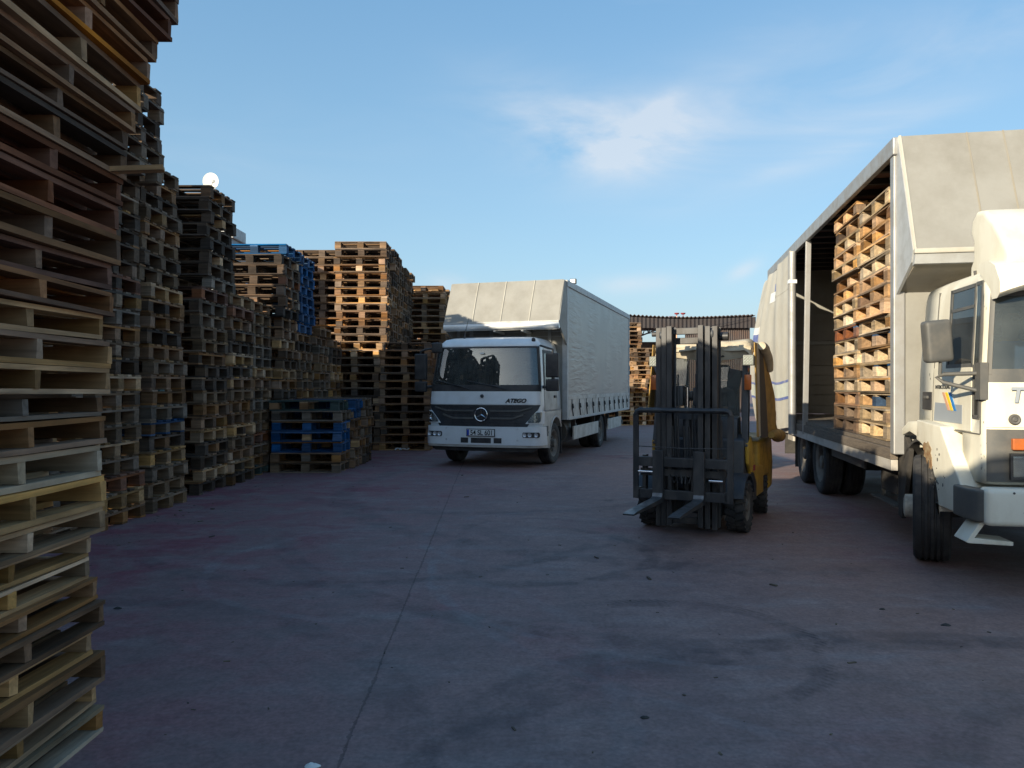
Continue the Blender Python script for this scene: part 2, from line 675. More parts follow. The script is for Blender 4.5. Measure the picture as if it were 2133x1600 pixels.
    # construction joint
    jx = mt('ADD', mt('SUBTRACT', X, mt('ADD', mt('MULTIPLY', Y, -0.0226), -0.648)), mt('MULTIPLY', mt('SUBTRACT', noise(1.1, 4), 0.5), 0.035))
    chp = mapr(noise(14, 4, 0.7), 0.45, 0.75, 0.0, 0.016)
    j1 = mapr(mt('SUBTRACT', mt('ABSOLUTE', jx), chp), 0.002, 0.006, 1.0, 0.0)
    jy = mt('ADD', mt('SUBTRACT', Y, 17.5), mt('MULTIPLY', mt('SUBTRACT', noise(1.1, 4), 0.5), 0.07))
    j2 = mapr(mt('ABSOLUTE', jy), 0.003, 0.010, 1.0, 0.0)
    jt = mt('MAXIMUM', j1, j2)
    c = mix(mt('MULTIPLY', jt, 0.45), c, (0.02, 0.018, 0.02))
    gv = N.new('ShaderNodeVectorMath')
    gv.operation = 'SCALE'
    L.new(c, gv.inputs[0])
    L.new(mt('MULTIPLY', mapr(fine, 0.25, 0.75, 0.82, 1.18), mapr(noise(9, 6, 0.7), 0.25, 0.75, 0.84, 1.16)), gv.inputs['Scale'])
    L.new(gv.outputs[0], bs.inputs['Base Color'])
    L.new(mapr(mid, 0.3, 0.7, 0.62, 0.88), bs.inputs['Roughness'])
    bs.inputs['Specular IOR Level'].default_value = 0.35
    hgt = mt('SUBTRACT', mt('ADD', mt('MULTIPLY', fine, 0.35), mt('MULTIPLY', mid, 0.8)), mt('MULTIPLY', jt, 2.0))
    bp = N.new('ShaderNodeBump')
    bp.inputs['Strength'].default_value = 0.35
    bp.inputs['Distance'].default_value = 0.006
    L.new(hgt, bp.inputs['Height'])
    L.new(bp.outputs[0], bs.inputs['Normal'])
    return m


g = MB()
g.add([(-900, -900, 0), (900, -900, 0), (900, 1500, 0), (-900, 1500, 0)], [(0, 1, 2, 3)])
tag(g.build('ground', ground_material(), fix=False), kind='structure')
# ================================================================ PALLETS
ORD = ('first second third fourth fifth sixth seventh eighth ninth tenth eleventh twelfth thirteenth fourteenth fifteenth '
       'sixteenth seventeenth eighteenth nineteenth twentieth').split()
TENS = {2: 'twenty', 3: 'thirty', 4: 'forty'}


def ordinal(n):
    if n <= 20:
        return ORD[n - 1]
    if n % 10 == 0:
        return TENS[n // 10][:-1] + 'ieth'
    return TENS[n // 10] + '-' + ORD[n % 10 - 1]


_T = {
    'grey-brown': (0.160, 0.118, 0.082), 'dark weathered': (0.080, 0.062, 0.050), 'brown': (0.190, 0.115, 0.063),
    'pale tan': (0.330, 0.225, 0.125), 'honey-coloured': (0.350, 0.230, 0.115), 'reddish brown': (0.165, 0.078, 0.048),
    'blue painted': (0.020, 0.085, 0.205), 'blackened': (0.048, 0.042, 0.040), 'grey': (0.150, 0.130, 0.112),
    'fresh pine': (0.420, 0.285, 0.145), 'greenish': (0.055, 0.085, 0.075), 'bleached': (0.300, 0.262, 0.205), 'orange-brown': (0.270, 0.130, 0.045), 'straw-coloured': (0.430, 0.315, 0.185),
}


TINT = {k: (c[0] * 1.22, c[1] * 1.04, c[2] * 0.86) if k not in ('blue painted', 'greenish', 'straw-coloured') else c for k, c in _T.items()}


def beam_mesh(name, l, w, h, var):
    """a sawn board or block along local x; corners a little out of true, a slight bow"""
    r = random.Random(var * 97 + int(l * 1000) + int(w * 5000))
    n = 2 if l > 0.5 else 1
    bow, chip = r.uniform(-0.004, 0.004), r.uniform(0, 0.012) if l > 0.5 else 0.0
    vs, fs = [], []
    for i in range(n + 1):
        x = -l / 2 + l * i / n
        mid_ = 1.0 if 0 < i < n else 0.0
        for (a, b) in ((-1, -1), (1, -1), (1, 1), (-1, 1)):
            e = chip if (i == 0 and a > 0) else 0.0
            vs.append((x + r.uniform(-0.003, 0.003) + e, a * w / 2 + r.uniform(-0.002, 0.002), b * h / 2 + bow * mid_ + r.uniform(-0.001, 0.001)))
    fs.append((0, 3, 2, 1))
    fs.append((n * 4, n * 4 + 1, n * 4 + 2, n * 4 + 3))
    for i in range(n):
        for q in range(4):
            a, b = i * 4 + q, i * 4 + (q + 1) % 4
            fs.append((a, b, b + 4, a + 4))
    me = bpy.data.meshes.new(name)
    me.from_pydata(vs, [], fs)
    me.materials.append(WOOD)
    return me


class Family:
    """layout of the pieces of one sort of pallet: (part name, mesh variants, x, y, z, turned)"""

    def __init__(self, kind, L, W, h):
        self.h = h
        self.pieces = []
        self.boxes = []
        if kind == 'block':
            t = 0.125 * h
            zb = [0, t, h - 2 * t, h - t, h]
            bw = W * 0.125
            cw = L * 0.12
            ys = [-W / 2 + bw / 2, 0, W / 2 - bw / 2]
            xs = [-L / 2 + cw / 2, 0, L / 2 - cw / 2]
            for y in ys:
                self.put('bottom_board', L, bw, t * 0.94, 0, y, (zb[0] + zb[1]) / 2)
            for x in xs:
                for y in ys:
                    self.put('block', cw, bw * 0.98, zb[2] - zb[1], x, y, (zb[1] + zb[2]) / 2)
            for x in xs:
                self.put('cross_board', W, cw, t * 0.94, x, 0, (zb[2] + zb[3]) / 2, True)
            dw = [0.145, 0.105, 0.140, 0.105, 0.145]
            gap = (1 - sum(dw)) / 4
            y = -W / 2
            for q in dw:
                self.put('deck_board', L, q * W, t * 0.94, 0, y + q * W / 2, (zb[3] + zb[4]) / 2)
                y += (q + gap) * W
        else:
            t = 0.185 * h
            for y in (-W / 2 + 0.02, 0.02, W / 2 - 0.02):
                self.put('stringer', L, 0.038, h - 2 * t, 0, y, h / 2)
            n = 8
            for k in range(n):
                self.put('deck_board', W, 0.098, t * 0.94, -L / 2 + 0.049 + k * (L - 0.098) / (n - 1), 0, h - t / 2, True)
            for k in range(5):
                self.put('bottom_board', W, 0.098, t * 0.94, -L / 2 + 0.049 + k * (L - 0.098) / 4, 0, t / 2, True)

    def put(self, name, l, w, h, x, y, z, turned=False):
        key = (name, round(l, 3), round(w, 3), round(h, 3))
        if key not in self.cache:
            self.cache[key] = [beam_mesh(name, l, w, h, v) for v in range(3)]
        self.pieces.append((name, self.cache[key], x, y, z, turned))
        a, b = (w, l) if turned else (l, w)
        self.boxes.append((x, y, z, a, b, h))

    cache = {}


FAM = {
    'wall': Family('block', 1.20, 1.00, 0.188),
    'flat': Family('block', 1.26, 0.80, 0.188),
    'load': Family('block', 1.20, 0.86, 0.160),
    'near': Family('stringer', 1.05, 1.12, 0.1165),
}
PALLET_GROUP = 'pallets piled in the yard'
n_pallets = 0


def pallet(fam, loc, rz, tint, label, tilt=(0, 0), zs=1.0, parts_tint=None, skip=0.03, rr=rng, group=PALLET_GROUP):
    global n_pallets
    F = FAM[fam]
    root = empty('pallet', loc)
    root.rotation_euler = (tilt[0], tilt[1], rz)
    root.scale = (1, 1, zs)
    tag(root, label, 'pallet', group)
    base = TINT[tint]
    for k, (name, meshes, x, y, z, turned) in enumerate(F.pieces):
        if name == 'deck_board' and rr.random() < skip:
            continue
        o = bpy.data.objects.new(name, meshes[rr.randrange(3)])
        COL.objects.link(o)
        o.parent = root
        o.location = (x + rr.uniform(-0.006, 0.006), y + rr.uniform(-0.004, 0.004), z)
        yaw = rr.uniform(-0.006, 0.006) + (math.pi if rr.random() < 0.5 else 0)
        o.rotation_euler = (0, 0, yaw + (math.pi / 2 if turned else 0))
        c = base
        if parts_tint and rr.random() < parts_tint[1]:
            c = TINT[parts_tint[0]]
        elif rr.random() < 0.13 and name in ('block', 'deck_board', 'stringer'):
            c = TINT[rr.choice(('pale tan', 'honey-coloured', 'brown', 'brown', 'grey', 'dark weathered') if tint != 'straw-coloured' else ('pale tan', 'fresh pine'))]
        j = rr.uniform(0.88, 1.12)
        o.color = (c[0] * j, c[1] * j, c[2] * j, 1)
    n_pallets += 1
    return root


far_v, far_f, far_c = [], [], []


def far_pallet(fam, loc, rz, tint, rr=rng):
    F = FAM[fam]
    base = TINT[tint]
    ca, sa = math.cos(rz), math.sin(rz)
    pj = rr.uniform(0.8, 1.2)
    for (x, y, z, a, b, h) in F.boxes:
        n = len(far_v)
        for dz in (-h / 2, h / 2):
            for dx, dy in ((-a / 2, -b / 2), (a / 2, -b / 2), (a / 2, b / 2), (-a / 2, b / 2)):
                px, py = x + dx, y + dy
                far_v.append((loc[0] + px * ca - py * sa, loc[1] + px * sa + py * ca, loc[2] + z + dz))
        far_f.extend(((n + 3, n + 2, n + 1, n), (n + 4, n + 5, n + 6, n + 7), (n, n + 1, n + 5, n + 4), (n + 1, n + 2, n + 6, n + 5),
                      (n + 2, n + 3, n + 7, n + 6), (n + 3, n, n + 4, n + 7)))
        j = pj * rr.uniform(0.75, 1.25)
        al = rr.random()
        far_c.extend([(base[0] * j, base[1] * j, base[2] * j, al)] * 6)


MIX_OLD = ['grey-brown'] * 6 + ['brown'] * 5 + ['dark weathered'] * 3 + ['pale tan'] * 2 + ['grey'] * 2 + ['reddish brown']
MIX_DARK = ['dark weathered'] * 6 + ['grey'] * 2 + ['grey-brown'] * 1 + ['blackened'] * 5
MIX_BROWN = ['grey-brown'] * 6 + ['brown'] * 5 + ['pale tan'] * 1 + ['dark weathered'] * 3
MIX_LOAD = ['straw-coloured'] * 9 + ['honey-coloured'] * 2 + ['pale tan'] * 2
MIX_NEAR = ['brown'] * 5 + ['pale tan'] * 4 + ['fresh pine'] * 4 + ['grey-brown'] * 3


def stack(fam, cx, cy, n, mixlist, desc, rz=0.0, z0=0.0, first=1, jx=0.022, jy=0.02, lean=None, special=None, far=False, jr=0.8, group=PALLET_GROUP, what='pallet', seed=0):
    """n pallets piled up; desc ends the label. special: {level: (tint, (parts tint, share))}"""
    rr = random.Random(seed * 131 + int(cx * 100) * 7 + int(cy * 100))
    z = z0
    h = FAM[fam].h
    for i in range(n):
        lv = first + i
        lx, ly = lean(z) if lean else (0, 0)
        tint = rr.choice(mixlist)
        pt = None
        if special and lv in special:
            sv = special[lv]
            tint, pt = sv if isinstance(sv, tuple) else (sv, None)
        x, y = cx + rr.gauss(0, jx) + lx, cy + rr.gauss(0, jy) + ly
        a = rz + R(rr.gauss(0, jr))
        if rr.random() < 0.08:
            x += rr.uniform(-0.06, 0.09)
        zs = rr.uniform(0.97, 1.03)
        if far:
            far_pallet(fam, (x, y, z), a, tint, rr)
        else:
            pallet(fam, (x, y, z), a, tint, f'{tint} {what}, {ordinal(lv)} from bottom of {desc}', zs=zs, parts_tint=pt, rr=rr, group=group)
        z += h * (1 if far else zs) + 0.0015
    return z


# --- the stack nearest the camera, stringer pallets, tall and uneven, filling the left edge
NEAR_EDGE = -1.88     # X of the face that looks on to the yard
NEAR_FAR = 3.52       # Y of its far corner
prof_px = [213, 203, 219, 190, 217, 204, 186, 186, 217, 220, 208, 220, 210, 228, 233, 217, 238, 233, 250, 248, 255, 262, 268, 283, 300, 312, 332, 352, 376, 385, 380]
near_special = {1: 'bleached', 2: 'pale tan', 3: 'brown', 4: 'pale tan', 5: 'brown', 6: 'brown', 7: 'fresh pine', 8: 'fresh pine', 9: 'pale tan', 10: 'fresh pine', 11: 'bleached',
                12: 'brown', 13: 'grey', 14: 'pale tan', 15: 'pale tan', 16: 'fresh pine', 17: 'orange-brown', 18: 'reddish brown', 19: 'brown', 20: 'reddish brown'}
rr = random.Random(21)
z = 0.0
for i in range(30):
    zc = z + 0.06
    sx = prof_px[i]
    # where that far corner stands: part of the shift is overhang into the yard, part is a longer reach away from the camera
    base_x = 207.0
    extra = (sx - base_x) / 450.0
    over = NEAR_EDGE + extra * 0.55
    Yc = -over * F_PX / (1066.5 - sx)
    tint = near_special.get(i + 1, rr.choice(['brown'] * 6 + ['reddish brown', 'orange-brown', 'orange-brown', 'pale tan']))
    zs = rr.choice((0.86, 0.95, 1.0, 1.06, 1.14, 1.2)) if i not in (6, 7) else 0.84
    pallet('near', (over - 0.525, Yc - 0.56, z), R(rr.gauss(0, 1.0)), tint,
           f'{tint} stringer pallet, {ordinal(i + 1)} from the ground in the stack nearest the camera',
           tilt=(R(rr.gauss(0, 0.35)), R(rr.gauss(0, 0.2))), zs=zs, rr=rr, skip=0.06)
    z += FAM['near'].h * zs + 0.003
NEAR_TOP = z
pl = MB()
pl.box(-0.20, 0.20, -0.035, 0.045, -0.011, 0.011)
loose = pl.build('plank', WOOD, loc=(-1.80, 3.50, 2.555), rot=(R(4), R(-7), R(18)))
loose.color = (*TINT['pale tan'], 1)
tag(loose, 'loose plank poking out of the upper part of the nearest stack', 'plank')

# --- wall of stacks along the left
WX = -4.45 - 0.60
stack('wall', WX, 8.75, 27, MIX_OLD, 'the tall leaning pile behind the nearest stack', lean=lambda z: (0.0 if z < 3.9 else 0.22, 0.08 if z > 3.9 else 0), seed=1,
      special={3: ('reddish brown', None)})
zt = stack('wall', WX, 9.98, 15, MIX_OLD, 'the pile with one blue pallet low', seed=2,
           special={6: 'blue painted', 8: ('brown', ('greenish', 0.15)), 9: ('brown', None), 4: 'honey-coloured', 1: ('grey-brown', None)})
stack('wall', WX, 9.82, 8, MIX_BROWN, 'the pile with one blue pallet low', z0=zt, first=16, seed=3, special={22: ('brown', ('reddish brown', 0.2))})
zt = stack('wall', WX - 0.02, 11.58, 16, MIX_OLD, 'the dark-topped pile below the dish', seed=4)
stack('wall', WX - 0.02, 11.85, 8, MIX_DARK, 'the dark-topped pile below the dish', z0=zt, first=17, seed=5)
DISH_Z = zt + 8 * 0.19
stack('wall', WX + 0.03, 12.62, 16, MIX_OLD, 'the lower pile right of the dark-topped pile', seed=6, special={2: ('pale tan', None), 9: ('brown', ('honey-coloured', 0.1))})
stack('wall', WX + 0.02, 13.66, 16, MIX_OLD, 'the lower pile ending behind the blue stack', seed=7, special={1: ('grey-brown', ('greenish', 0.3))})

# --- the low stack with the three blue pallets and two behind it
stack('flat', -3.73, 14.32, 7, MIX_DARK, 'the low stack with three blue pallets', seed=8, jr=0.8, jx=0.02,
      special={1: 'grey-brown', 2: 'brown', 3: ('blue painted', None), 4: ('blue painted', ('pale tan', 0.12)), 5: 'blue painted', 6: 'grey', 7: ('greenish', ('pale tan', 0.1))})
stack('flat', -3.66, 15.15, 7, MIX_BROWN, 'the middle of the three low stacks', seed=9, special={6: 'blue painted', 7: 'blue painted'})
stack('flat', -3.60, 15.98, 7, MIX_OLD, 'the rear of the three low stacks', seed=10)

# --- blue-topped pile and its neighbour
zt = stack('wall', -4.86, 14.75, 15, MIX_OLD, 'the pile with the blue top pallet', seed=11)
stack('wall', -4.76, 14.60, 7, MIX_DARK, 'the pile with the blue top pallet', z0=zt, first=16, seed=12, special={22: 'blue painted', 20: 'dark weathered', 19: ('dark weathered', ('reddish brown', 0.25)), 21: 'blackened'})
zt = stack('wall', -4.82, 15.80, 14, MIX_OLD, 'the pile of blue upper pallets', seed=13)
stack('wall', -4.78, 15.75, 8, ['blue painted'] * 5 + ['grey-brown'], 'the pile of blue upper pallets', z0=zt, first=15, seed=14)
stack('wall', -4.74, 16.95, 15, MIX_OLD, 'the pile left of the tall front-facing stacks', far=True, seed=15)
stack('wall', -4.70, 18.05, 14, MIX_OLD, 'x', far=True, seed=16)

# --- front-facing stacks beyond
stack('flat', -2.62, 19.22, 14, MIX_BROWN, 'the front-facing stack beside the white lorry', seed=17, jr=0.6, jx=0.02, special={1: 'pale tan'})
zt = stack('flat', -3.86, 19.22, 14, MIX_BROWN, 'the tallest front-facing stack', seed=18, jr=0.6, jx=0.02)
stack('flat', -3.72, 19.30, 13, MIX_BROWN + ['dark weathered'] * 3, 'the tallest front-facing stack', z0=zt, first=15, seed=19, jr=0.6, jx=0.02)
for k in range(4):
    stack('flat', -3.68, 20.25 + k * 0.95, 27 - (k > 1), MIX_BROWN, 'x', far=True, seed=20 + k)
    stack('flat', -2.60, 20.2 + k * 0.9, 14, MIX_BROWN, 'x', far=True, seed=30 + k)
for k in range(3):
    stack('flat', -4.78, 19.7 + k * 0.95, 27 if k else 20, MIX_BROWN, 'x', far=True, seed=40 + k, z0=0 if k else 1.2)
for k, (x, y, n) in enumerate(((-2.75, 24.6, 25), (-2.70, 25.6, 25), (-2.45, 26.6, 24), (-2.4, 27.6, 23), (-3.9, 24.6, 24), (-2.3, 28.8, 19), (-5.0, 23.4, 24))):
    stack('flat', x, y, n, MIX_BROWN + ['pale tan'] * 5 + ['honey-coloured'] * 3, 'x', far=True, seed=50 + k)
for k in range(9):
    stack('flat', -6.6 + k * 1.3 - (k % 2) * 0.1, 40 + (k % 3) * 0.5, 22 + (k * 7) % 4, MIX_BROWN + ['orange-brown'] * 8, 'x', far=True, seed=60 + k)
# right of the white lorry, far off
for k, (x, y, n) in enumerate(((4.95, 34.0, 23), (5.75, 33.6, 17), (5.2, 35.2, 22), (6.3, 35.0, 16), (3.4, 34, 20))):
    stack('wall', x, y, n, MIX_BROWN, 'x', far=True, seed=80 + k, rz=R(10))
for k, (x, y, n) in enumerate(((4.75, 31.6, 10), (5.55, 31.9, 7), (3.6, 31.5, 9))):
    stack('wall', x, y, n, ['honey-coloured', 'fresh pine', 'orange-brown'], 'x', far=True, seed=90 + k, rz=R(10))
# unseen stacks added behind and beside the camera, sized to shade the yard
for k in range(9):
    stack('wall', -2.50, 1.85 - k * 1.18, (18, 17, 17, 19, 20, 20, 19, 20, 19)[k], MIX_OLD, 'x', far=True, seed=100 + k)
for k in range(4):
    stack('wall', -5.0, 4.1 + k * 1.1, 24, MIX_OLD, 'x', far=True, seed=120 + k)
for k, (x, y) in enumerate(((-3.85, 0.6), (-3.85, 1.75), (-3.85, 2.9), (-5.1, 2.9), (-5.1, 1.7), (-4.0, -0.6))):
    stack('wall', x, y, 19, MIX_OLD, 'x', far=True, seed=140 + k)
for k in range(6):
    stack('wall', -6.35, 8.4 + k * 1.1, (26, 27, 25, 16, 17, 16)[k], MIX_OLD, 'x', far=True, seed=130 + k)

me = bpy.data.meshes.new('distant_pallets')
me.from_pydata(far_v, [], far_f)
ca = me.attributes.new('tint', 'FLOAT_COLOR', 'FACE')
flat = [q for c in far_c for q in c]
ca.data.foreach_set('color', flat)
me.materials.append(WOOD_FAR)
o = bpy.data.objects.new('distant_pallets', me)
COL.objects.link(o)
tag(o, 'mass of brown pallet stacks farther back in the yard', 'pallets', kind='stuff')
print('individual pallets', n_pallets, 'distant boxes', len(far_f) // 6)
# ================================================================ VEHICLE MATERIALS
M_WHITE = pm('lorry_white_paint', (0.74, 0.76, 0.76), 0.28, var=0.03, dirt=(0.42, 0.38, 0.32), damt=0.16, dscale=2.5, coat=0.4)
M_WHITE_DIRTY = pm('dusty_white_paint', (0.50, 0.475, 0.43), 0.45, var=0.06, dirt=(0.25, 0.21, 0.16), damt=0.35, dscale=3.5)
M_CREAM = pm('aged_cream_paint', (0.74, 0.705, 0.585), 0.42, var=0.05, dirt=(0.42, 0.35, 0.23), damt=0.24, dscale=3.4, stretch=(1, 1, 0.45))
M_TARP = pm('grey_tarpaulin', (0.275, 0.267, 0.24), 0.55, var=0.08, scale=1.6, dirt=(0.17, 0.16, 0.135), damt=0.28, dscale=2.2, bump=0.12, bscale=9)
M_TARP_DIRTY = pm('soiled_tarpaulin', (0.26, 0.24, 0.20), 0.6, var=0.10, scale=1.2, dirt=(0.27, 0.235, 0.17), damt=0.42, dscale=3.2, bump=0.10, bscale=14)
M_CURTAIN = pm('pale_curtain_fabric', (0.46, 0.44, 0.38), 0.55, var=0.07, scale=1.5, dirt=(0.36, 0.32, 0.25), damt=0.25, dscale=3.0, bump=0.08, bscale=25)
M_ALU = pm('brushed_aluminium', (0.34, 0.34, 0.335), 0.45, metal=0.35, var=0.12, dirt=(0.25, 0.23, 0.2), damt=0.3, dscale=6)
M_BOARD = pm('dull_aluminium_board', (0.30, 0.29, 0.265), 0.5, var=0.1, dirt=(0.19, 0.18, 0.155), damt=0.3, dscale=3)
M_BOXFRAME = pm('box_frame_grey', (0.40, 0.41, 0.41), 0.42, var=0.07, dirt=(0.25, 0.24, 0.22), damt=0.25)
M_BLACK = pm('black_plastic', (0.022, 0.022, 0.024), 0.5, var=0.2, dirt=(0.10, 0.09, 0.08), damt=0.22)
M_GRILLE = pm('dark_grille_plastic', (0.030, 0.034, 0.040), 0.42, var=0.15, dirt=(0.09, 0.085, 0.08), damt=0.2)
M_DARKGREY = pm('dark_grey_plastic', (0.085, 0.085, 0.08), 0.55, var=0.12, dirt=(0.18, 0.16, 0.13), damt=0.25)
M_RUBBER = pm('tyre_rubber', (0.022, 0.022, 0.023), 0.82, var=0.25, scale=5, dirt=(0.10, 0.092, 0.085), damt=0.40, dscale=5, bump=0.25, bscale=60)
M_RIM = pm('dusty_wheel_rim', (0.17, 0.155, 0.135), 0.7, var=0.15, dirt=(0.09, 0.08, 0.07), damt=0.4, dscale=12)
M_RIM_PALE = pm('pale_wheel_rim', (0.45, 0.42, 0.35), 0.6, var=0.12, dirt=(0.16, 0.13, 0.10), damt=0.4, dscale=12)
M_CHASSIS = pm('grimy_chassis', (0.028, 0.026, 0.024), 0.75, var=0.3, dirt=(0.09, 0.08, 0.07), damt=0.35)
M_CHROME = pm('chrome', (0.75, 0.76, 0.77), 0.12, metal=1.0, var=0.04)
M_LENS = pm('lamp_reflector', (0.62, 0.64, 0.66), 0.2, metal=0.4, var=0.35, scale=22)
M_LENS_GLASS = glass_mat('lamp_glass', (0.85, 0.88, 0.88), 1.5, 0.08)
M_ORANGE = pm('amber_lens', (0.50, 0.12, 0.02), 0.3, var=0.2, scale=40, dirt=(0.20, 0.09, 0.04), damt=0.3)
M_GLASS = glass_mat('windscreen_glass', (0.50, 0.58, 0.58), 2.05, 0.10)  # dust thickened to brighten the glass with a pale sky-like veil
M_GLASS_OLD = glass_mat('old_window_glass', (0.60, 0.66, 0.64), 1.6, 0.10)
M_SEAT = pm('dark_seat_cloth', (0.035, 0.035, 0.04), 0.9, var=0.3)
M_DASH = pm('dashboard_plastic', (0.05, 0.05, 0.052), 0.7, var=0.15)
M_TRIM = pm('cab_lining', (0.20, 0.20, 0.19), 0.9, var=0.12)
M_PLATE = pm('number_plate_white', (0.74, 0.74, 0.72), 0.4, var=0.03, dirt=(0.5, 0.46, 0.4), damt=0.15)
M_PLATE_BLUE = pm('number_plate_blue', (0.02, 0.06, 0.42), 0.4, var=0.05)
M_INK = pm('black_lettering', (0.012, 0.012, 0.014), 0.4, var=0.1)
M_GREYINK = pm('dark_chrome_lettering', (0.09, 0.10, 0.11), 0.35, metal=0.5, var=0.1)
M_PLANK = pm('bed_timber', (0.16, 0.13, 0.10), 0.85, var=0.25, stretch=(12, 1, 12), scale=3, dirt=(0.06, 0.05, 0.042), damt=0.4, bump=0.3, bscale=20)
M_RUST = pm('rust_streak', (0.22, 0.12, 0.05), 0.85, var=0.3, scale=14, dirt=(0.42, 0.34, 0.20), damt=0.5, dscale=18)
M_STICKER = pm('grey_blue_decal', (0.30, 0.33, 0.36), 0.5, var=0.06)
M_YELLOW_DECAL = pm('yellow_decal', (0.80, 0.56, 0.03), 0.5, var=0.05)
M_BLUE_DECAL = pm('blue_decal', (0.03, 0.20, 0.50), 0.5, var=0.05)
M_RED_DECAL = pm('faded_orange_decal', (0.62, 0.34, 0.20), 0.5, var=0.08)
M_PAPER = pm('paper_sheet', (0.75, 0.75, 0.72), 0.8, var=0.04)


def ripple_mat():
    """curtain side stretched over posts: soft horizontal ripples in the cloth"""
    m = pm('rippled_grey_side_sheet', (0.290, 0.277, 0.255), 0.34, var=0.04, scale=1.2, dirt=(0.33, 0.30, 0.26), damt=0.12, dscale=1.8)
    N, L = m.node_tree.nodes, m.node_tree.links
    bs = N['Principled BSDF']
    tc = N.new('ShaderNodeTexCoord')
    mp = N.new('ShaderNodeMapping')
    mp.inputs['Scale'].default_value = (1, 0.9, 6.5)
    L.new(tc.outputs['Object'], mp.inputs['Vector'])
    n = N.new('ShaderNodeTexNoise')
    n.inputs['Scale'].default_value = 1.5
    n.inputs['Detail'].default_value = 2.5
    n.inputs['Distortion'].default_value = 0.5
    L.new(mp.outputs[0], n.inputs['Vector'])
    n2 = N.new('ShaderNodeTexNoise')
    n2.inputs['Scale'].default_value = 0.5
    L.new(tc.outputs['Object'], n2.inputs['Vector'])
    rp = N.new('ShaderNodeMapRange')
    rp.inputs['From Min'].default_value = 0.42
    rp.inputs['From Max'].default_value = 0.62
    L.new(n2.outputs['Fac'], rp.inputs['Value'])
    mu = N.new('ShaderNodeMath')
    mu.operation = 'MULTIPLY'
    L.new(n.outputs['Fac'], mu.inputs[0])
    L.new(rp.outputs[0], mu.inputs[1])
    bp = N.new('ShaderNodeBump')
    bp.inputs['Strength'].default_value = 0.45
    bp.inputs['Distance'].default_value = 0.04
    L.new(mu.outputs[0], bp.inputs['Height'])
    L.new(bp.outputs[0], bs.inputs['Normal'])
    return m


M_RIPPLE = ripple_mat()


# ================================================================ shared vehicle builders
class CabSurface:
    """front-and-sides skin of a lorry cab. p: -2..2 round the cab (|p|<=.8 front, .8-1 corner, 1-2 side), z height"""

    def __init__(self, w, f, rear, Rc, bow):
        self.w, self.f, self.rear, self.Rc, self.bow = w, f, rear, Rc, bow

    @staticmethod
    def lerp(tab, z):
        if z <= tab[0][0]:
            return tab[0][1]
        for (a, va), (b, vb) in zip(tab, tab[1:]):
            if z <= b:
                t = (z - a) / (b - a)
                return va + (vb - va) * t
        return tab[-1][1]

    def at(self, p, z, off=0.0):
        w, f = self.lerp(self.w, z) + off, self.lerp(self.f, z) - off
        Rc = self.Rc + off
        bw = self.bow * ((w - Rc) / w) ** 2
        s = -1 if p < 0 else 1
        q = abs(p)
        if q <= 0.8:
            x = q / 0.8 * (w - Rc)
            y = f + self.bow * (x / w) ** 2
        elif q <= 1.0:
            a = (q - 0.8) / 0.2 * math.pi / 2
            x = w - Rc + Rc * math.sin(a)
            y = f + bw + Rc * (1 - math.cos(a))
        else:
            x = w
            y0 = f + bw + Rc
            y = y0 + (self.rear - y0) * (q - 1)
        return Vector((s * x, y, z))

    def pos_y(self, y, z):
        """p on the side for a given y"""
        f = self.lerp(self.f, z)
        w = self.lerp(self.w, z)
        y0 = f + self.bow * ((w - self.Rc) / w) ** 2 + self.Rc
        return 1 + (y - y0) / (self.rear - y0)

    def patch(self, quad, off=0.006, depth=0.02, nu=16, nv=6, rnd=0.0, rk=0.25):
        """quad: four (p,z) corners: lower left, lower right, upper right, upper left"""
        (a, b, c, d) = quad

        def uv(s, t):
            if rnd:
                e = abs(2 * t - 1)
                ins = 0.0
                if e > 1 - rk:
                    k = (e - (1 - rk)) / rk
                    ins = rnd * (1 - math.sqrt(max(0, 1 - k * k)))
                s = ins + s * (1 - 2 * ins)
            p = (a[0] * (1 - s) + b[0] * s) * (1 - t) + (d[0] * (1 - s) + c[0] * s) * t
            z = (a[1] * (1 - s) + b[1] * s) * (1 - t) + (d[1] * (1 - s) + c[1] * s) * t
            return p, z
        mb = MB()
        mb.grid(lambda s, t: self.at(*uv(s, t), off), nu, nv, lambda s, t: self.at(*uv(s, t), off - depth))
        return mb

    def shell(self, ps, zs, holes, inner=0.03):
        mb = MB()
        W = len(ps)
        vs = [self.at(p, z) for z in zs for p in ps]
        fs = []
        for j in range(len(zs) - 1):
            for i in range(W - 1):
                pc, zc = (ps[i] + ps[i + 1]) / 2, (zs[j] + zs[j + 1]) / 2
                if any(h[0] < pc < h[1] and h[2] < zc < h[3] for h in holes):
                    continue
                a = j * W + i
                fs.append((a, a + 1, a + W + 1, a + W))
        mb.add(vs, fs)
        return mb


def frange(a, b, n):
    return [a + (b - a) * i / n for i in range(n + 1)]


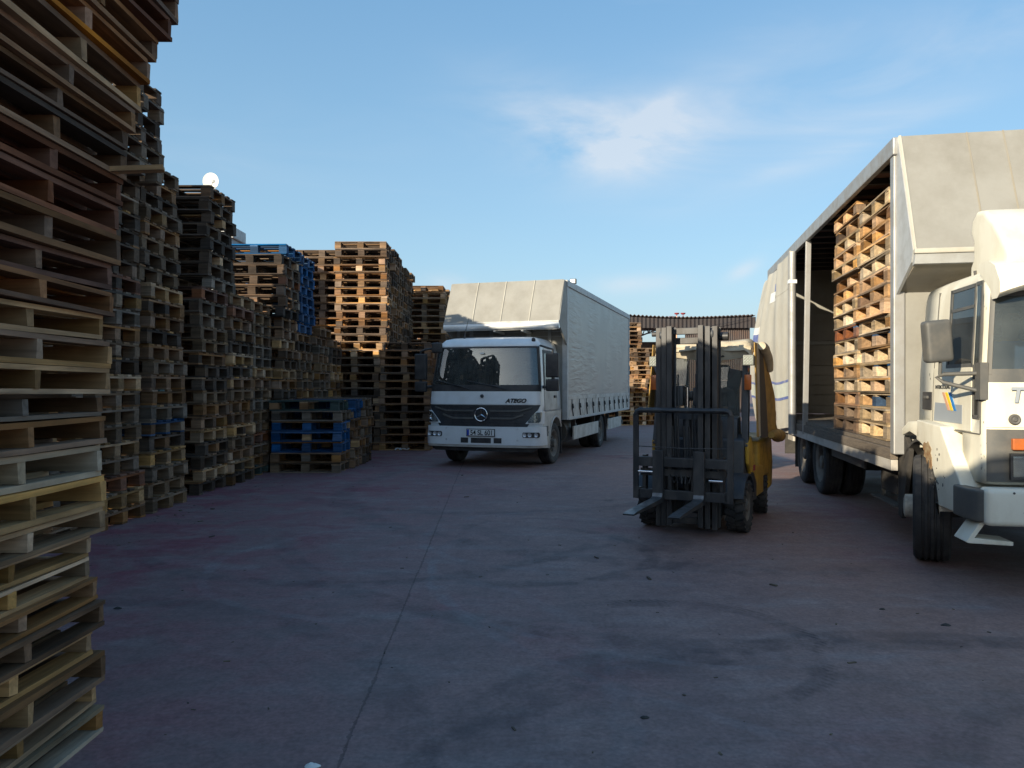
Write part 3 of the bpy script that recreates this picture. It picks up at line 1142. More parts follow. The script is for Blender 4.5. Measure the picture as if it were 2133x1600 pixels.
def tyre_mesh(r, w, rim_r, mat, lugs=0, grooves=3):
    mb = MB()
    hw = w / 2
    prof = [(rim_r, -hw * 0.72), (rim_r + 0.02, -hw * 0.86), ((r + rim_r) / 2, -hw), (r - 0.035, -hw * 0.97), (r - 0.012, -hw * 0.86)]
    if lugs:
        prof += [(r - 0.02, -hw * 0.7), (r - 0.02, hw * 0.7)]
    else:
        ng = grooves
        for k in range(ng):
            c = -hw * 0.8 + (k + 1) * (1.6 * hw) / (ng + 1)
            prof += [(r, c - 0.012), (r - 0.012, c - 0.007), (r - 0.012, c + 0.007), (r, c + 0.012)]
    prof += [(r - 0.012, hw * 0.86), (r - 0.035, hw * 0.97), ((r + rim_r) / 2, hw), (rim_r + 0.02, hw * 0.86), (rim_r, hw * 0.72)]
    mb.lathe(prof, axis='x', n=48, closed=True)
    for k in range(lugs):
        for s in (-1, 1):
            a = 2 * math.pi * (k + (0.5 if s > 0 else 0)) / lugs
            Mx = Matrix.Rotation(a, 4, 'X') @ Matrix.Translation((s * hw * 0.5, 0, r - 0.014)) @ Matrix.Rotation(s * 0.35, 4, 'Z')
            mb.box(-hw * 0.48, hw * 0.48, -0.030, 0.030, -0.02, 0.014, Mx)
    return mb.mesh('tyre', [mat], smooth=35)


def disc_mesh(rim_r, w, side, mat, hub=0.09, deep=0.06, nuts=8, proud=0.0):
    """wheel disc seen from outside (side = +1 outer face to +x)"""
    mb = MB()
    hw = w / 2
    o = side
    prof = [(rim_r, -o * hw * 0.72), (rim_r - 0.012, -o * hw * 0.2), (rim_r - 0.012, o * hw * 0.6), (rim_r + 0.012, o * hw * 0.80), (rim_r + 0.004, o * hw * 0.86), (rim_r - 0.03, o * hw * 0.66),
            (rim_r - 0.06, o * (hw * 0.66 - deep)), (rim_r * 0.55, o * (hw * 0.62 - deep * 0.6)), (rim_r * 0.42, o * (hw * 0.66 - deep * 0.4)),
            (hub, o * (hw * 0.68 - deep * 0.3)), (hub * 0.95, o * (hw * 0.9 + proud)), (hub * 0.6, o * (hw * 0.98 + proud)), (0.002, o * (hw + proud))]
    mb.lathe(prof, axis='x', n=36)
    for k in range(nuts):
        a = 2 * math.pi * k / nuts
        c = Vector((o * (hw * 0.66 - deep * 0.4), rim_r * 0.46 * math.cos(a), rim_r * 0.46 * math.sin(a)))
        mb.cyl(c - Vector((o * 0.02, 0, 0)), c + Vector((o * 0.03, 0, 0)), 0.017, 0.014, 6)
    for k in range(8):      # hand holes
        a = 2 * math.pi * (k + 0.5) / 8
        c = Vector((o * (hw * 0.66 - deep * 0.86), rim_r * 0.71 * math.cos(a), rim_r * 0.71 * math.sin(a)))
        mb.mi = 1
        mb.cyl(c - Vector((o * 0.02, 0, 0)), c + Vector((o * 0.014, 0, 0)), 0.026, 0.026, 10)
        mb.mi = 0
    return mb.mesh('wheel', [mat, M_BLACK], smooth=35)


def add_wheel(parent, loc, rz, disc, tyre, name='wheel'):
    w = bpy.data.objects.new(name, disc)
    COL.objects.link(w)
    w.parent = parent
    w.location = loc
    w.rotation_euler = (R(rng.uniform(0, 40)), 0, rz)
    t = bpy.data.objects.new('tyre', tyre)
    COL.objects.link(t)
    t.parent = w
    return w


def simple(parent, name, mat, x0, x1, y0, y1, z0, z1, bevel=0.0, smooth=None):
    return MB().box(x0, x1, y0, y1, z0, z1).build(name, mat, parent, bevel=bevel, smooth=smooth)


def seated_person(name, parent_loc, rz, label, shirt, trousers, skin, hair, hands, scale=1.0, head_turn=0.0, lean=0.0):
    """one continuous skinned body, seated; local -y is forward; hands: two points to hold"""
    V, E, RAD = [], [], []

    def v(p, r, link=None):
        V.append(Vector(p) * scale)
        RAD.append((r[0] * scale, r[1] * scale) if isinstance(r, tuple) else (r * scale, r * scale))
        if link is not None:
            E.append((link, len(V) - 1))
        return len(V) - 1
    pel = v((0, 0, 0.10), (0.17, 0.125))
    ab = v((0, 0.03 - lean * .3, 0.26), (0.15, 0.11), pel)
    ch = v((0, 0.02 - lean * .7, 0.43), (0.165, 0.115), ab)
    up = v((0, 0.02 - lean, 0.54), (0.13, 0.09), ch)
    nk = v((0, 0.0 - lean, 0.62), 0.055, up)
    hb = v((0, -0.025 - lean, 0.70), (0.068, 0.078), nk)
    hm = v((0, -0.030 - lean, 0.78), (0.078, 0.096), hb)
    ht = v((0, -0.012 - lean, 0.855), (0.062, 0.075), hm)
    for s, hp in ((-1, Vector(hands[0])), (1, Vector(hands[1]))):
        hp = hp / scale
        sh = v((s * 0.185, 0.02 - lean, 0.525), 0.066, up)
        S0 = Vector((s * 0.20, 0.02 - lean, 0.50))
        mid_ = (S0 + hp) / 2 + Vector((s * 0.05, 0.05, -0.11))
        ua = v(S0 * 0.5 + mid_ * 0.5, 0.052, sh)
        el = v(mid_, 0.043, ua)
        fa = v(mid_ * 0.5 + hp * 0.5, 0.038, el)
        d = (hp - mid_).normalized()
        wr = v(hp - d * 0.07, 0.027, fa)
        pa = v(hp, (0.036, 0.020), wr)
        side = d.cross(Vector((0, 0, 1))).normalized()
        for q, (o_, ln) in enumerate(((-0.028, 0.050), (-0.010, 0.058), (0.009, 0.055), (0.027, 0.045))):
            k1 = v(hp + d * 0.040 + side * o_, 0.0105, pa)
            k2 = v(hp + d * (0.040 + ln * 0.6) + side * o_ + Vector((0, 0, -0.018)), 0.009, k1)
            v(hp + d * (0.030 + ln * 0.6) + side * o_ + Vector((0, 0, -0.045)), 0.008, k2)
        t1 = v(hp - side * s * 0.040 + d * 0.0 + Vector((0, 0, -0.01)), 0.012, pa)
        v(hp - side * s * 0.048 + d * 0.035 + Vector((0, 0, -0.03)), 0.009, t1)
        hip = v((s * 0.10, -0.02, 0.085), 0.095, pel)
        th = v((s * 0.13, -0.24, 0.10), 0.080, hip)
        kn = v((s * 0.15, -0.46, 0.11), 0.060, th)
        cf = v((s * 0.15, -0.50, -0.10), 0.056, kn)
        an = v((s * 0.15, -0.49, -0.33), 0.040, cf)
        v((s * 0.16, -0.62, -0.37), (0.045, 0.032), an)
    me0 = bpy.data.meshes.new('body')
    me0.from_pydata([tuple(p) for p in V], E, [])
    tmp = bpy.data.objects.new('tmp_body', me0)
    COL.objects.link(tmp)
    sk = tmp.modifiers.new('skin', 'SKIN')
    sk.use_smooth_shade = True
    for i, sv in enumerate(me0.skin_vertices[0].data):
        sv.radius = RAD[i]
        sv.use_root = (i == 0)
    ss = tmp.modifiers.new('sub', 'SUBSURF')
    ss.levels = 2
    dg = bpy.context.evaluated_depsgraph_get()
    me = bpy.data.meshes.new_from_object(tmp.evaluated_get(dg))
    bpy.data.objects.remove(tmp)
    me.name = name
    for mt in (shirt, trousers, skin):
        me.materials.append(mt)
    hl = [Vector(h) for h in hands]
    for po in me.polygons:
        c = po.center
        if c.z > 0.60 * scale:
            po.material_index = 2
        elif min((c - h).length for h in hl) < 0.12 * scale:
            po.material_index = 2
        elif c.z < 0.12 * scale or c.y < -0.12 * scale and c.z < 0.20 * scale:
            po.material_index = 1
        po.use_smooth = True
    body = bpy.data.objects.new(name, me)
    COL.objects.link(body)
    body.location = parent_loc
    body.rotation_euler = (0, 0, rz)
    hc = Vector((0, -0.025 - lean, 0.785)) * scale
    # hair, face details
    h = MB()

    def cap(s, t):
        a = 2 * math.pi * s
        e = math.pi / 2 * (1 - t) + 0.05
        fr = 0.35 if math.sin(a) < 0 else -0.25
        e = max(e, -0.3)
        el_ = fr * (t ** 1.5) + e * (1 - t * 0.0)
        rx, ry, rz_ = 0.086, 0.106, 0.098
        return hc + Vector((rx * math.cos(a) * math.cos(el_), 0.012 + ry * math.sin(a) * math.cos(el_), 0.012 + rz_ * math.sin(el_))) * scale
    h.grid(cap, 20, 8)
    h.build('hair', hair, body, smooth=60)
    f = MB()
    fy = hc.y - 0.092 * scale
    f.add([(0, fy - 0.022 * scale, hc.z - 0.018 * scale), (-0.016 * scale, fy + 0.01, hc.z - 0.024 * scale), (0.016 * scale, fy + 0.01, hc.z - 0.024 * scale), (0, fy + 0.004, hc.z + 0.022 * scale)],
          [(0, 1, 2), (0, 3, 1), (0, 2, 3)])
    f.build('nose', skin, body, smooth=60)
    for s in (-1, 1):
        e = MB()
        e.lathe([(0.001, -0.010), (0.008, -0.007), (0.011, 0.0), (0.008, 0.007), (0.001, 0.010)], (s * 0.030 * scale, fy + 0.008, hc.z + 0.008 * scale), 'y', 10)
        e.build('eye', M_INK, body, smooth=60)
        e = MB()
        e.lathe([(0.001, -0.008), (0.022, -0.006), (0.030, 0.0), (0.020, 0.006), (0.001, 0.008)], (s * 0.082 * scale, hc.y + 0.01, hc.z - 0.008 * scale), 'x', 12)
        e.build('ear', skin, body, smooth=60)
    mo = MB()
    mo.box(-0.022 * scale, 0.022 * scale, fy - 0.002, fy + 0.02, hc.z - 0.047 * scale, hc.z - 0.041 * scale)
    mo.build('mouth', M_RED_DECAL, body)
    tag(body, label, 'person')
    return body


M_SKIN = pm('skin', (0.40, 0.24, 0.16), 0.55, var=0.1)
M_HAIR_DARK = pm('dark_hair', (0.020, 0.016, 0.013), 0.7, var=0.3, scale=30)
M_HAIR_GREY = pm('grey_hair', (0.22, 0.21, 0.20), 0.7, var=0.3, scale=30)
M_SHIRT_RED = pm('red_shirt', (0.28, 0.035, 0.045), 0.9, var=0.2, scale=8)
M_SHIRT_NAVY = pm('slate_blue_jacket', (0.10, 0.13, 0.17), 0.9, var=0.25, scale=8, bump=0.2, bscale=30)
M_SHIRT_BLUE = pm('light_blue_shirt', (0.12, 0.20, 0.45), 0.9, var=0.15, scale=8)
M_TROUSER = pm('dark_trousers', (0.03, 0.032, 0.04), 0.9, var=0.2)


def seat(parent, x, y, z, w=0.50):
    mb = MB()
    mb.box(x - w / 2, x + w / 2, y - 0.25, y + 0.25, z - 0.12, z)
    mb.box(x - w / 2, x + w / 2, y + 0.18, y + 0.32, z - 0.02, z + 0.62)
    mb.box(x - w / 4, x + w / 4, y + 0.20, y + 0.31, z + 0.63, z + 0.82)
    return mb.build('seat', M_SEAT, parent, bevel=0.04, seg=3, smooth=60)


def steering_wheel(parent, x, y, z, r=0.22):
    mb = MB()
    n = 28
    tilt = Matrix.Translation((x, y, z)) @ Matrix.Rotation(R(35), 4, 'X')
    ring_ = [tilt @ Vector((r * math.cos(2 * math.pi * k / n), r * math.sin(2 * math.pi * k / n), 0)) for k in range(n + 1)]
    mb.tube(ring_, 0.014, 8, caps=False)
    for a in (R(200), R(340), R(90)):
        mb.tube([tilt @ Vector((0, 0, -0.02)), tilt @ Vector((r * math.cos(a), r * math.sin(a), 0))], 0.012, 6)
    mb.tube([tilt @ Vector((0, 0, 0)), tilt @ Vector((0, 0, -0.35))], 0.03, 8)
    return mb.build('steering_wheel', M_BLACK, parent, smooth=50)


# ================================================================ THE WHITE LORRY IN THE MIDDLE
def white_lorry():
    root = empty('box_lorry', (-0.595, 14.75, 0), R(-17.6))
    tag(root, 'white box lorry with closed grey sides facing the camera in the middle', 'lorry')
    S = CabSurface(w=[(0.4, 1.15), (1.2, 1.15), (1.6, 1.13), (2.3, 1.06), (2.42, 1.03), (2.50, 0.96), (2.54, 0.86)],
                   f=[(0.4, 0.04), (0.8, 0.05), (1.2, 0.06), (1.54, 0.09), (2.33, 0.24), (2.42, 0.29), (2.50, 0.40), (2.54, 0.55)], rear=1.68, Rc=0.16, bow=0.09)
    ps = [-x for x in reversed([1.06, 1.14, 1.25, 1.45, 1.66, 1.74, 2.0])]
    ps = [-2.0, -1.74, -1.66, -1.45, -1.25, -1.14, -1.06, -1.0, -0.95, -0.915, -0.86, -0.8] + frange(-0.6, 0.6, 6) + [0.8, 0.86, 0.915, 0.95, 1.0, 1.06, 1.14, 1.25, 1.45, 1.66, 1.74, 2.0]
    zs = [0.78, 0.95, 1.08, 1.21, 1.40, 1.55, 1.70, 1.9, 2.1, 2.24, 2.34, 2.38, 2.42, 2.47, 2.50, 2.525, 2.54]
    holes = [(-0.94, 0.94, 1.55, 2.34), (1.13, 1.70, 1.55, 2.24), (-1.70, -1.13, 1.55, 2.24), (-2, -1.0, 0.7, 1.1), (1.0, 2, 0.7, 1.1)]
    sh = S.shell(ps, zs, holes)
    W = len(ps)
    nz_ = len(zs)
    top = [(nz_ - 1) * W + i for i in range(W)]
    sh.f.append(tuple(top))
    sh.m.append(0)
    # back wall
    sh.add([(-1.13, 1.68, 0.9), (1.13, 1.68, 0.9), (1.06, 1.68, 2.3), (0.86, 1.68, 2.54), (-0.86, 1.68, 2.54), (-1.06, 1.68, 2.3)], [(0, 1, 2, 3, 4, 5)])
    cab = sh.build('cab', M_WHITE, root, smooth=38)
    so = cab.modifiers.new('thick', 'SOLIDIFY')
    so.thickness = 0.02
    so.offset = -1
    # interior
    mb = MB()
    mb.box(-1.08, 1.08, 0.35, 1.66, 0.95, 1.02)
    mb.build('cab_floor', M_TRIM, root)
    mb = MB()
    mb.prism([(0.24, 1.05), (0.62, 1.05), (0.66, 1.42), (0.52, 1.52), (0.22, 1.55)], 'x', -1.06, 1.06)
    mb.build('dashboard', M_DASH, root, bevel=0.02, smooth=50)
    mb = MB()
    mb.box(-1.05, 1.05, 1.60, 1.64, 1.02, 2.3)
    mb.build('rear_lining', M_TRIM, root)
    seat(root, 0.55, 1.12, 1.30)
    seat(root, -0.55, 1.12, 1.30)
    steering_wheel(root, 0.55, 0.78, 1.60, 0.23)
    for x, w_, h_ in ((-0.42, 0.17, 0.006), (-0.14, 0.11, 0.006), (0.10, 0.09, 0.05)):
        simple(root, 'paper_on_dashboard', M_PAPER, x - w_ / 2, x + w_ / 2, 0.30, 0.42, 1.553, 1.553 + h_)
    # glass
    ws = S.patch(((-0.925, 1.55), (0.925, 1.55), (0.915, 2.335), (-0.915, 2.335)), 0.004, 0.008, 26, 8).build('windscreen', M_GLASS, root, smooth=60)
    # black surround
    for q in (((-0.95, 1.475), (0.95, 1.475), (0.95, 1.60), (-0.95, 1.60)), ((-0.95, 2.315), (0.95, 2.315), (0.945, 2.345), (-0.945, 2.345)),
              ((-0.955, 1.56), (-0.905, 1.56), (-0.90, 2.33), (-0.95, 2.33)), ((0.905, 1.56), (0.955, 1.56), (0.95, 2.33), (0.90, 2.33))):
        S.patch(q, 0.009, 0.014, 26, 3).build('windscreen_seal', M_BLACK, ws, smooth=60)
    simple(ws, 'sticker', M_PAPER, -0.09, 0.0, 0.175, 0.185, 2.20, 2.225)
    for x0, dx in ((-0.42, 0.52), (0.38, 0.50)):
        mb = MB()
        p0, p1 = Vector((x0 - 0.08, 0.075, 1.51)), Vector((x0 - dx, 0.075, 1.625))
        if x0 > 0:
            p0, p1 = Vector((0.50, 0.075, 1.51)), Vector((0.02, 0.055, 1.615))
        else:
            p0, p1 = Vector((-0.25, 0.06, 1.51)), Vector((-0.66, 0.095, 1.615))
        mb.tube([p0, p0 * 0.45 + p1 * 0.55 + Vector((0, -0.02, 0.015)), p1], 0.009, 6)
        d = (p1 - p0).normalized()
        mb.tube([p1 - d * 0.30 + Vector((0, 0, 0.0)), p1 + d * 0.33], 0.008, 6)
        mb.build('wiper', M_BLACK, root, smooth=50)
    # front panels
    S.patch(((-0.925, 1.225), (0.925, 1.225), (0.925, 1.475), (-0.925, 1.475)), 0.010, 0.03, 26, 4).build('bonnet_panel', M_WHITE, root, smooth=50)
    gr = S.patch(((-0.72, 0.79), (0.72, 0.79), (0.925, 1.215), (-0.925, 1.215)), 0.012, 0.04, 30, 6).build('grille', M_GRILLE, root, smooth=50)
    for z0, z1, a in ((1.085, 1.115, 0.80), (0.94, 0.975, 0.66)):
        # two sculpted bars that dip at their ends
        for s in (-1, 1):
            S.patch(((s * 0.14, z0), (s * a * 0.75, z0), (s * a * 0.75, z1), (s * 0.14, z1)), 0.032, 0.03, 10, 2).build('grille_bar', M_DARKGREY, gr, smooth=50)
            S.patch(((s * a * 0.75, z0), (s * a, z0 + 0.07), (s * a, z1 + 0.07), (s * a * 0.75, z1)), 0.032, 0.03, 6, 2).build('grille_bar', M_DARKGREY, gr, smooth=50)
    for k, z0 in enumerate((0.83, 0.87, 1.0, 1.04, 1.15, 1.18)):
        S.patch(((-0.62 - k * 0.03, z0), (0.62 + k * 0.03, z0), (0.62 + k * 0.03, z0 + 0.012), (-0.62 - k * 0.03, z0 + 0.012)), 0.018, 0.01, 20, 1).build('grille_slat', M_BLACK, gr, smooth=50)
    # star emblem
    em = MB()
    c = Vector((0, 0.0, 1.03))
    n = 36
    em.tube([c + Vector((0.125 * math.sin(2 * math.pi * k / n), 0, 0.125 * math.cos(2 * math.pi * k / n))) for k in range(n + 1)], 0.010, 8, caps=False)
    for k in range(3):
        a = 2 * math.pi * k / 3
        t = Vector((math.sin(a), 0, math.cos(a)))
        s_ = Vector((math.cos(a), 0, -math.sin(a)))
        em.add([c + t * 0.122, c + s_ * 0.016 + t * 0.004, c - s_ * 0.016 + t * 0.004, c + Vector((0, -0.016, 0)), c + t * 0.122 + Vector((0, -0.006, 0))],
               [(4, 3, 1), (4, 2, 3), (4, 1, 0), (4, 0, 2), (0, 1, 3, 2)])
    em.build('emblem', M_CHROME, root, smooth=40)
    mb = MB()
    mb.lathe([(0.001, -0.012), (0.028, -0.010), (0.034, 0.0), (0.034, 0.02)], (0, 0.045, 1.385), 'y', 20)
    mb.build('badge', M_GREYINK, root, smooth=40)
    text_mesh('lettering', 'ATEGO', 0.105, M_INK, root, (0.67, 0.080, 1.262), (R(92), 0, R(5)), shear=0.35, xs=1.12, extrude=0.004, offset=0.004)
    # headlamps
    for s in (-1, 1):
        house = S.patch(((s * 0.70, 0.86), (s * 1.01, 0.86), (s * 1.02, 1.10), (s * 0.86, 1.10)), 0.030, 0.05, 12, 6).build('headlamp_panel', M_WHITE, root, smooth=50)
        hl = S.patch(((s * 0.725, 0.885), (s * 0.905, 0.885), (s * 0.935, 1.075), (s * 0.845, 1.075)), 0.036, 0.02, 12, 6, rnd=0.10, rk=0.5).build('headlamp', M_LENS, root, smooth=60)
        S.patch(((s * 0.72, 0.88), (s * 0.91, 0.88), (s * 0.94, 1.08), (s * 0.84, 1.08)), 0.042, 0.006, 12, 6, rnd=0.10, rk=0.5).build('lens', M_LENS_GLASS, hl, smooth=60)
        c = S.at(s * 0.84, 0.97, 0.038)
        mb = MB()
        mb.lathe([(0.05, -0.012), (0.04, 0.004), (0.012, 0.014), (0.001, 0.010)], c, 'y', 18)
        mb.build('bulb_reflector', M_CHROME, hl, smooth=60)
    # bumper
    bu = S.patch(((-1.12, 0.45), (1.12, 0.45), (1.06, 0.80), (-1.06, 0.80)), 0.055, 0.10, 44, 8).build('bumper', M_WHITE, root, smooth=45)
    S.patch(((-1.10, 0.405), (1.10, 0.405), (1.12, 0.455), (-1.12, 0.455)), 0.040, 0.10, 44, 2).build('bumper_lip', M_WHITE_DIRTY, bu, smooth=45)
    S.patch(((-0.80, 0.325), (0.80, 0.325), (0.95, 0.405), (-0.95, 0.405)), -0.02, 0.06, 24, 2).build('air_dam', M_BLACK, bu, smooth=45)
    for a, b in ((-0.335, -0.21), (-0.165, 0.165), (0.21, 0.335)):
        S.patch(((a, 0.485), (b, 0.485), (b, 0.585), (a, 0.585)), 0.0575, 0.02, 6, 2).build('air_slot', M_BLACK, bu, smooth=45)
    for s in (-1, 1):
        fl = S.patch(((s * 0.66, 0.60), (s * 0.90, 0.60), (s * 0.90, 0.70), (s * 0.66, 0.70)), 0.060, 0.02, 12, 4, rnd=0.06, rk=0.8).build('fog_lamp', M_BLACK, root, smooth=60)
        for q in (0.70, 0.78, 0.855):
            mb = MB()
            mb.lathe([(0.040, -0.020), (0.030, -0.004), (0.010, 0.002), (0.001, -0.002)], S.at(s * q, 0.65, 0.066), 'y', 16)
            mb.build('reflector', M_LENS, fl, smooth=60)
        for q, z in ((0.585, 0.76), (0.585, 0.545)):
            mb = MB()
            mb.lathe([(0.012, -0.006), (0.012, 0.01)], S.at(s * q, z, 0.058), 'y', 10)
            mb.build('bumper_bolt', M_BLACK, bu)
    # number plate
    y = -0.034
    pl_ = simple(root, 'number_plate', M_PLATE, -0.275, 0.275, y, y + 0.02, 0.625, 0.745, bevel=0.004)
    simple(pl_, 'plate_frame', M_BLACK, -0.288, 0.288, y + 0.006, y + 0.022, 0.612, 0.758)
    simple(pl_, 'plate_band', M_PLATE_BLUE, -0.272, -0.232, y - 0.003, y + 0.01, 0.629, 0.741)
    text_mesh('plate_number', '54 SL 601', 0.135, M_INK, pl_, (0.025, y - 0.002, 0.640), (R(90), 0, 0), xs=0.86, extrude=0.002, offset=0.002)
    # doors, side windows, handles
    for s in (-1, 1):
        d = S.patch(((s * 1.10, 1.11), (s * 1.80, 1.11), (s * 1.80, 1.545), (s * 1.08, 1.545)), 0.008, 0.02, 10, 6).build('door', M_WHITE if s < 0 else M_WHITE_DIRTY, root, smooth=50)
        S.patch(((s * 1.12, 1.54), (s * 1.71, 1.54), (s * 1.69, 2.25), (s * 1.13, 2.25)), 0.004, 0.008, 10, 6).build('window', M_GLASS, d, smooth=60)
        for q in (((1.08, 1.50), (1.74, 1.50), (1.74, 1.57), (1.08, 1.57)), ((1.09, 2.22), (1.74, 2.22), (1.72, 2.28), (1.10, 2.28)), ((1.08, 1.55), (1.14, 1.55), (1.15, 2.25), (1.10, 2.25)), ((1.68, 1.55), (1.74, 1.55), (1.72, 2.25), (1.66, 2.25))):
            S.patch(tuple((s * a, b) for a, b in q), 0.010, 0.016, 8, 3).build('window_frame', M_BLACK, d, smooth=50)
        c = S.at(s * 1.66, 1.36, 0.012)
        simple(d, 'handle', M_BLACK, c.x - 0.02, c.x + 0.02, c.y - 0.09, c.y + 0.06, c.z - 0.02, c.z + 0.03, bevel=0.008)
        # mirror cluster on a black arm
        top = S.at(s * 0.99, 2.36, 0.01)
        mir = MB()
        mx = s * 1.36
        if s > 0:
            mir.box(mx - 0.13, mx + 0.12, 0.18, 0.28, 1.74, 2.20)
            mir.box(mx - 0.13, mx + 0.12, 0.18, 0.28, 1.48, 1.71)
        else:
            mir.box(mx - 0.12, mx + 0.13, 0.18, 0.28, 1.70, 2.22)
            mir.box(mx - 0.12, mx + 0.13, 0.18, 0.28, 1.46, 1.67)
        m_ = mir.build('mirror', M_BLACK, root, bevel=0.03, seg=3, smooth=60)
        arm = MB()
        arm.tube([top, Vector((mx - s * 0.10, 0.22, 2.30)), Vector((mx, 0.23, 2.27)), Vector((mx, 0.23, 2.15))], 0.022, 8)
        arm.tube([S.at(s * 1.03, 1.56, 0.0), Vector((mx - s * 0.1, 0.24, 1.56))], 0.03, 8)
        arm.tube([(mx, 0.23, 1.75), (mx, 0.23, 1.65)], 0.03, 8)
        arm.build('mirror_arm', M_BLACK, m_, smooth=50)
        if s < 0:
            fm = MB()
            fm.box(-0.98, -0.78, -0.12, -0.02, 2.22, 2.42)
            fm.build('front_mirror', M_BLACK, m_, bevel=0.03, seg=3, smooth=60)
            fm = MB()
            fm.tube([(-0.88, -0.06, 2.36), (-0.95, 0.1, 2.42), (-1.0, 0.30, 2.40)], 0.022, 8)
            fm.build('front_mirror_arm', M_BLACK, m_, smooth=50)
        # fender with wheel cut-out and step
        arc = [(1.30 + 0.53 * math.cos(R(a)), 0.43 + 0.53 * math.sin(R(a))) for a in range(36, 196, 8)]
        pts = [(0.26, 0.40), (0.26, 1.10), (1.78, 1.10), (1.78, 0.86)] + arc
        fd = MB()
        fd.prism(pts, 'x', s * 0.82, s * 1.145)
        fe = fd.build('fender', M_WHITE_DIRTY, root, bevel=0.012, smooth=45)
        for k in range(len(arc) - 1):
            pass
        lip = MB()
        lip.tube([(s * 1.145, a, b) for a, b in arc], 0.022, 8)
        lip.build('arch_lip', M_WHITE_DIRTY, fe, smooth=50)
        st = MB()
        st.box(s * 0.9, s * 1.150, 0.40, 0.70, 0.60, 0.80)
        st.build('step_recess', M_BLACK, fe)
        simple(fe, 'step_tread', M_DARKGREY, s * 0.9, s * 1.155, 0.39, 0.71, 0.655, 0.69)
    # roof bits
    mb = MB()
    mb.prism([(0.62, 2.50), (1.15, 2.50), (1.15, 2.56), (0.66, 2.565)], 'x', -0.62, 0.62)
    mb.build('roof_hatch', M_BLACK, cab, bevel=0.01)
    mb = MB()
    mb.tube([(-0.55, 0.55, 2.53), (-0.56, 0.60, 2.62), (-0.50, 0.66, 2.95)], [0.02, 0.008, 0.003], 6)
    mb.build('aerial', M_BLACK, cab)
    for x in (1.0,):
        mb = MB()
        mb.lathe([(0.001, -0.04), (0.04, -0.03), (0.045, 0.0), (0.03, 0.03), (0.001, 0.035)], (0.93, 0.42, 2.47), 'x', 12)
        mb.build('marker_lamp', M_BLACK, cab, smooth=60)

    # ------------- chassis, wheels
    mb = MB()
    for s in (-1, 1):
        mb.box(s * 0.36, s * 0.46, 0.5, 10.0, 0.56, 0.82)
    for y in (1.0, 2.4, 3.6, 4.8, 6.0, 7.4, 9.0):
        mb.box(-0.40, 0.40, y - 0.05, y + 0.05, 0.60, 0.78)
    mb.box(-0.95, 0.95, 1.22, 1.38, 0.36, 0.50)
    mb.box(-0.95, 0.95, 5.82, 5.98, 0.36, 0.50)
    mb.box(-0.35, 0.35, 0.35, 1.4, 0.36, 0.95)
    mb.build('chassis', M_CHASSIS, root)
    mb = MB()
    mb.lathe([(0.001, 2.5), (0.26, 2.5), (0.27, 2.53), (0.27, 3.57), (0.26, 3.6), (0.001, 3.6)], (0.82, 0, 0.58), 'y', 24)
    mb.build('fuel_tank', M_DARKGREY, root, smooth=40)
    ty = tyre_mesh(0.42, 0.25, 0.265, M_RUBBER)
    dr, dl = disc_mesh(0.265, 0.25, 1, M_RIM, proud=0.02), disc_mesh(0.265, 0.25, -1, M_RIM, proud=0.02)
    rr_, rl_ = disc_mesh(0.265, 0.25, 1, M_RIM, deep=0.14, proud=-0.03), disc_mesh(0.265, 0.25, -1, M_RIM, deep=0.14, proud=-0.03)
    add_wheel(root, (1.0, 1.30, 0.42), R(-3), dr, ty)
    add_wheel(root, (-1.0, 1.30, 0.42), R(-3), dl, ty)
    for x, dd in ((1.06, rr_), (0.78, rr_), (-1.06, rl_), (-0.78, rl_)):
        add_wheel(root, (x, 5.90, 0.42), 0, dd, ty)
    # mudguards and flaps
    for s in (-1, 1):
        mb = MB()
        arc = [(5.90 + 0.50 * math.cos(R(a)), 0.43 + 0.47 * math.sin(R(a))) for a in range(15, 166, 10)]
        mb.grid(lambda q, t: Vector((s * (0.62 + 0.60 * t), arc[int(round(q * (len(arc) - 1)))][0], arc[int(round(q * (len(arc) - 1)))][1])), len(arc) - 1, 1,
                lambda q, t: Vector((s * (0.62 + 0.60 * t), 5.90 + (arc[int(round(q * (len(arc) - 1)))][0] - 5.90) * 0.97, 0.43 + (arc[int(round(q * (len(arc) - 1)))][1] - 0.43) * 0.97)))
        mb.build('mudguard', M_BLACK, root, smooth=50)
        simple(root, 'mudflap', M_BLACK, s * 0.62, s * 1.22, 6.46, 6.475, 0.12, 0.56)
        simple(root, 'mudflap', M_BLACK, s * 0.80, s * 1.12, 1.88, 1.895, 0.16, 0.86)
        # side guards
        for y0, y1 in ((2.55, 5.30), (6.62, 8.75)):
            simple(root, 'side_guard', M_WHITE_DIRTY, s * 1.20, s * 1.235, y0, y1, 0.405, 0.70, bevel=0.01)
            for yy in (y0 + 0.3, y1 - 0.3):
                simple(root, 'guard_bracket', M_CHASSIS, s * 1.10, s * 1.198, yy - 0.03, yy + 0.03, 0.45, 0.87)
    simple(root, 'rear_underrun_bar', M_CHASSIS, -1.1, 1.1, 9.7, 9.82, 0.42, 0.54)

    # ------------- box body
    Y0, Y1, HW, ZB, ZT = 1.84, 10.10, 1.25, 0.87, 3.80
    simple(root, 'box_floor', M_PLANK, -HW + 0.02, HW - 0.02, Y0, Y1, ZB + 0.02, 1.02)
    bh = simple(root, 'box_front_wall', M_TARP, -HW + 0.06, HW - 0.06, Y0, Y0 + 0.05, ZB, ZT - 0.05)
    for x in (-0.88, -0.42, 0.42, 0.88):
        simple(bh, 'wall_rib', M_BOXFRAME, x - 0.035, x + 0.035, Y0 - 0.035, Y0 - 0.002, ZB, 3.0)
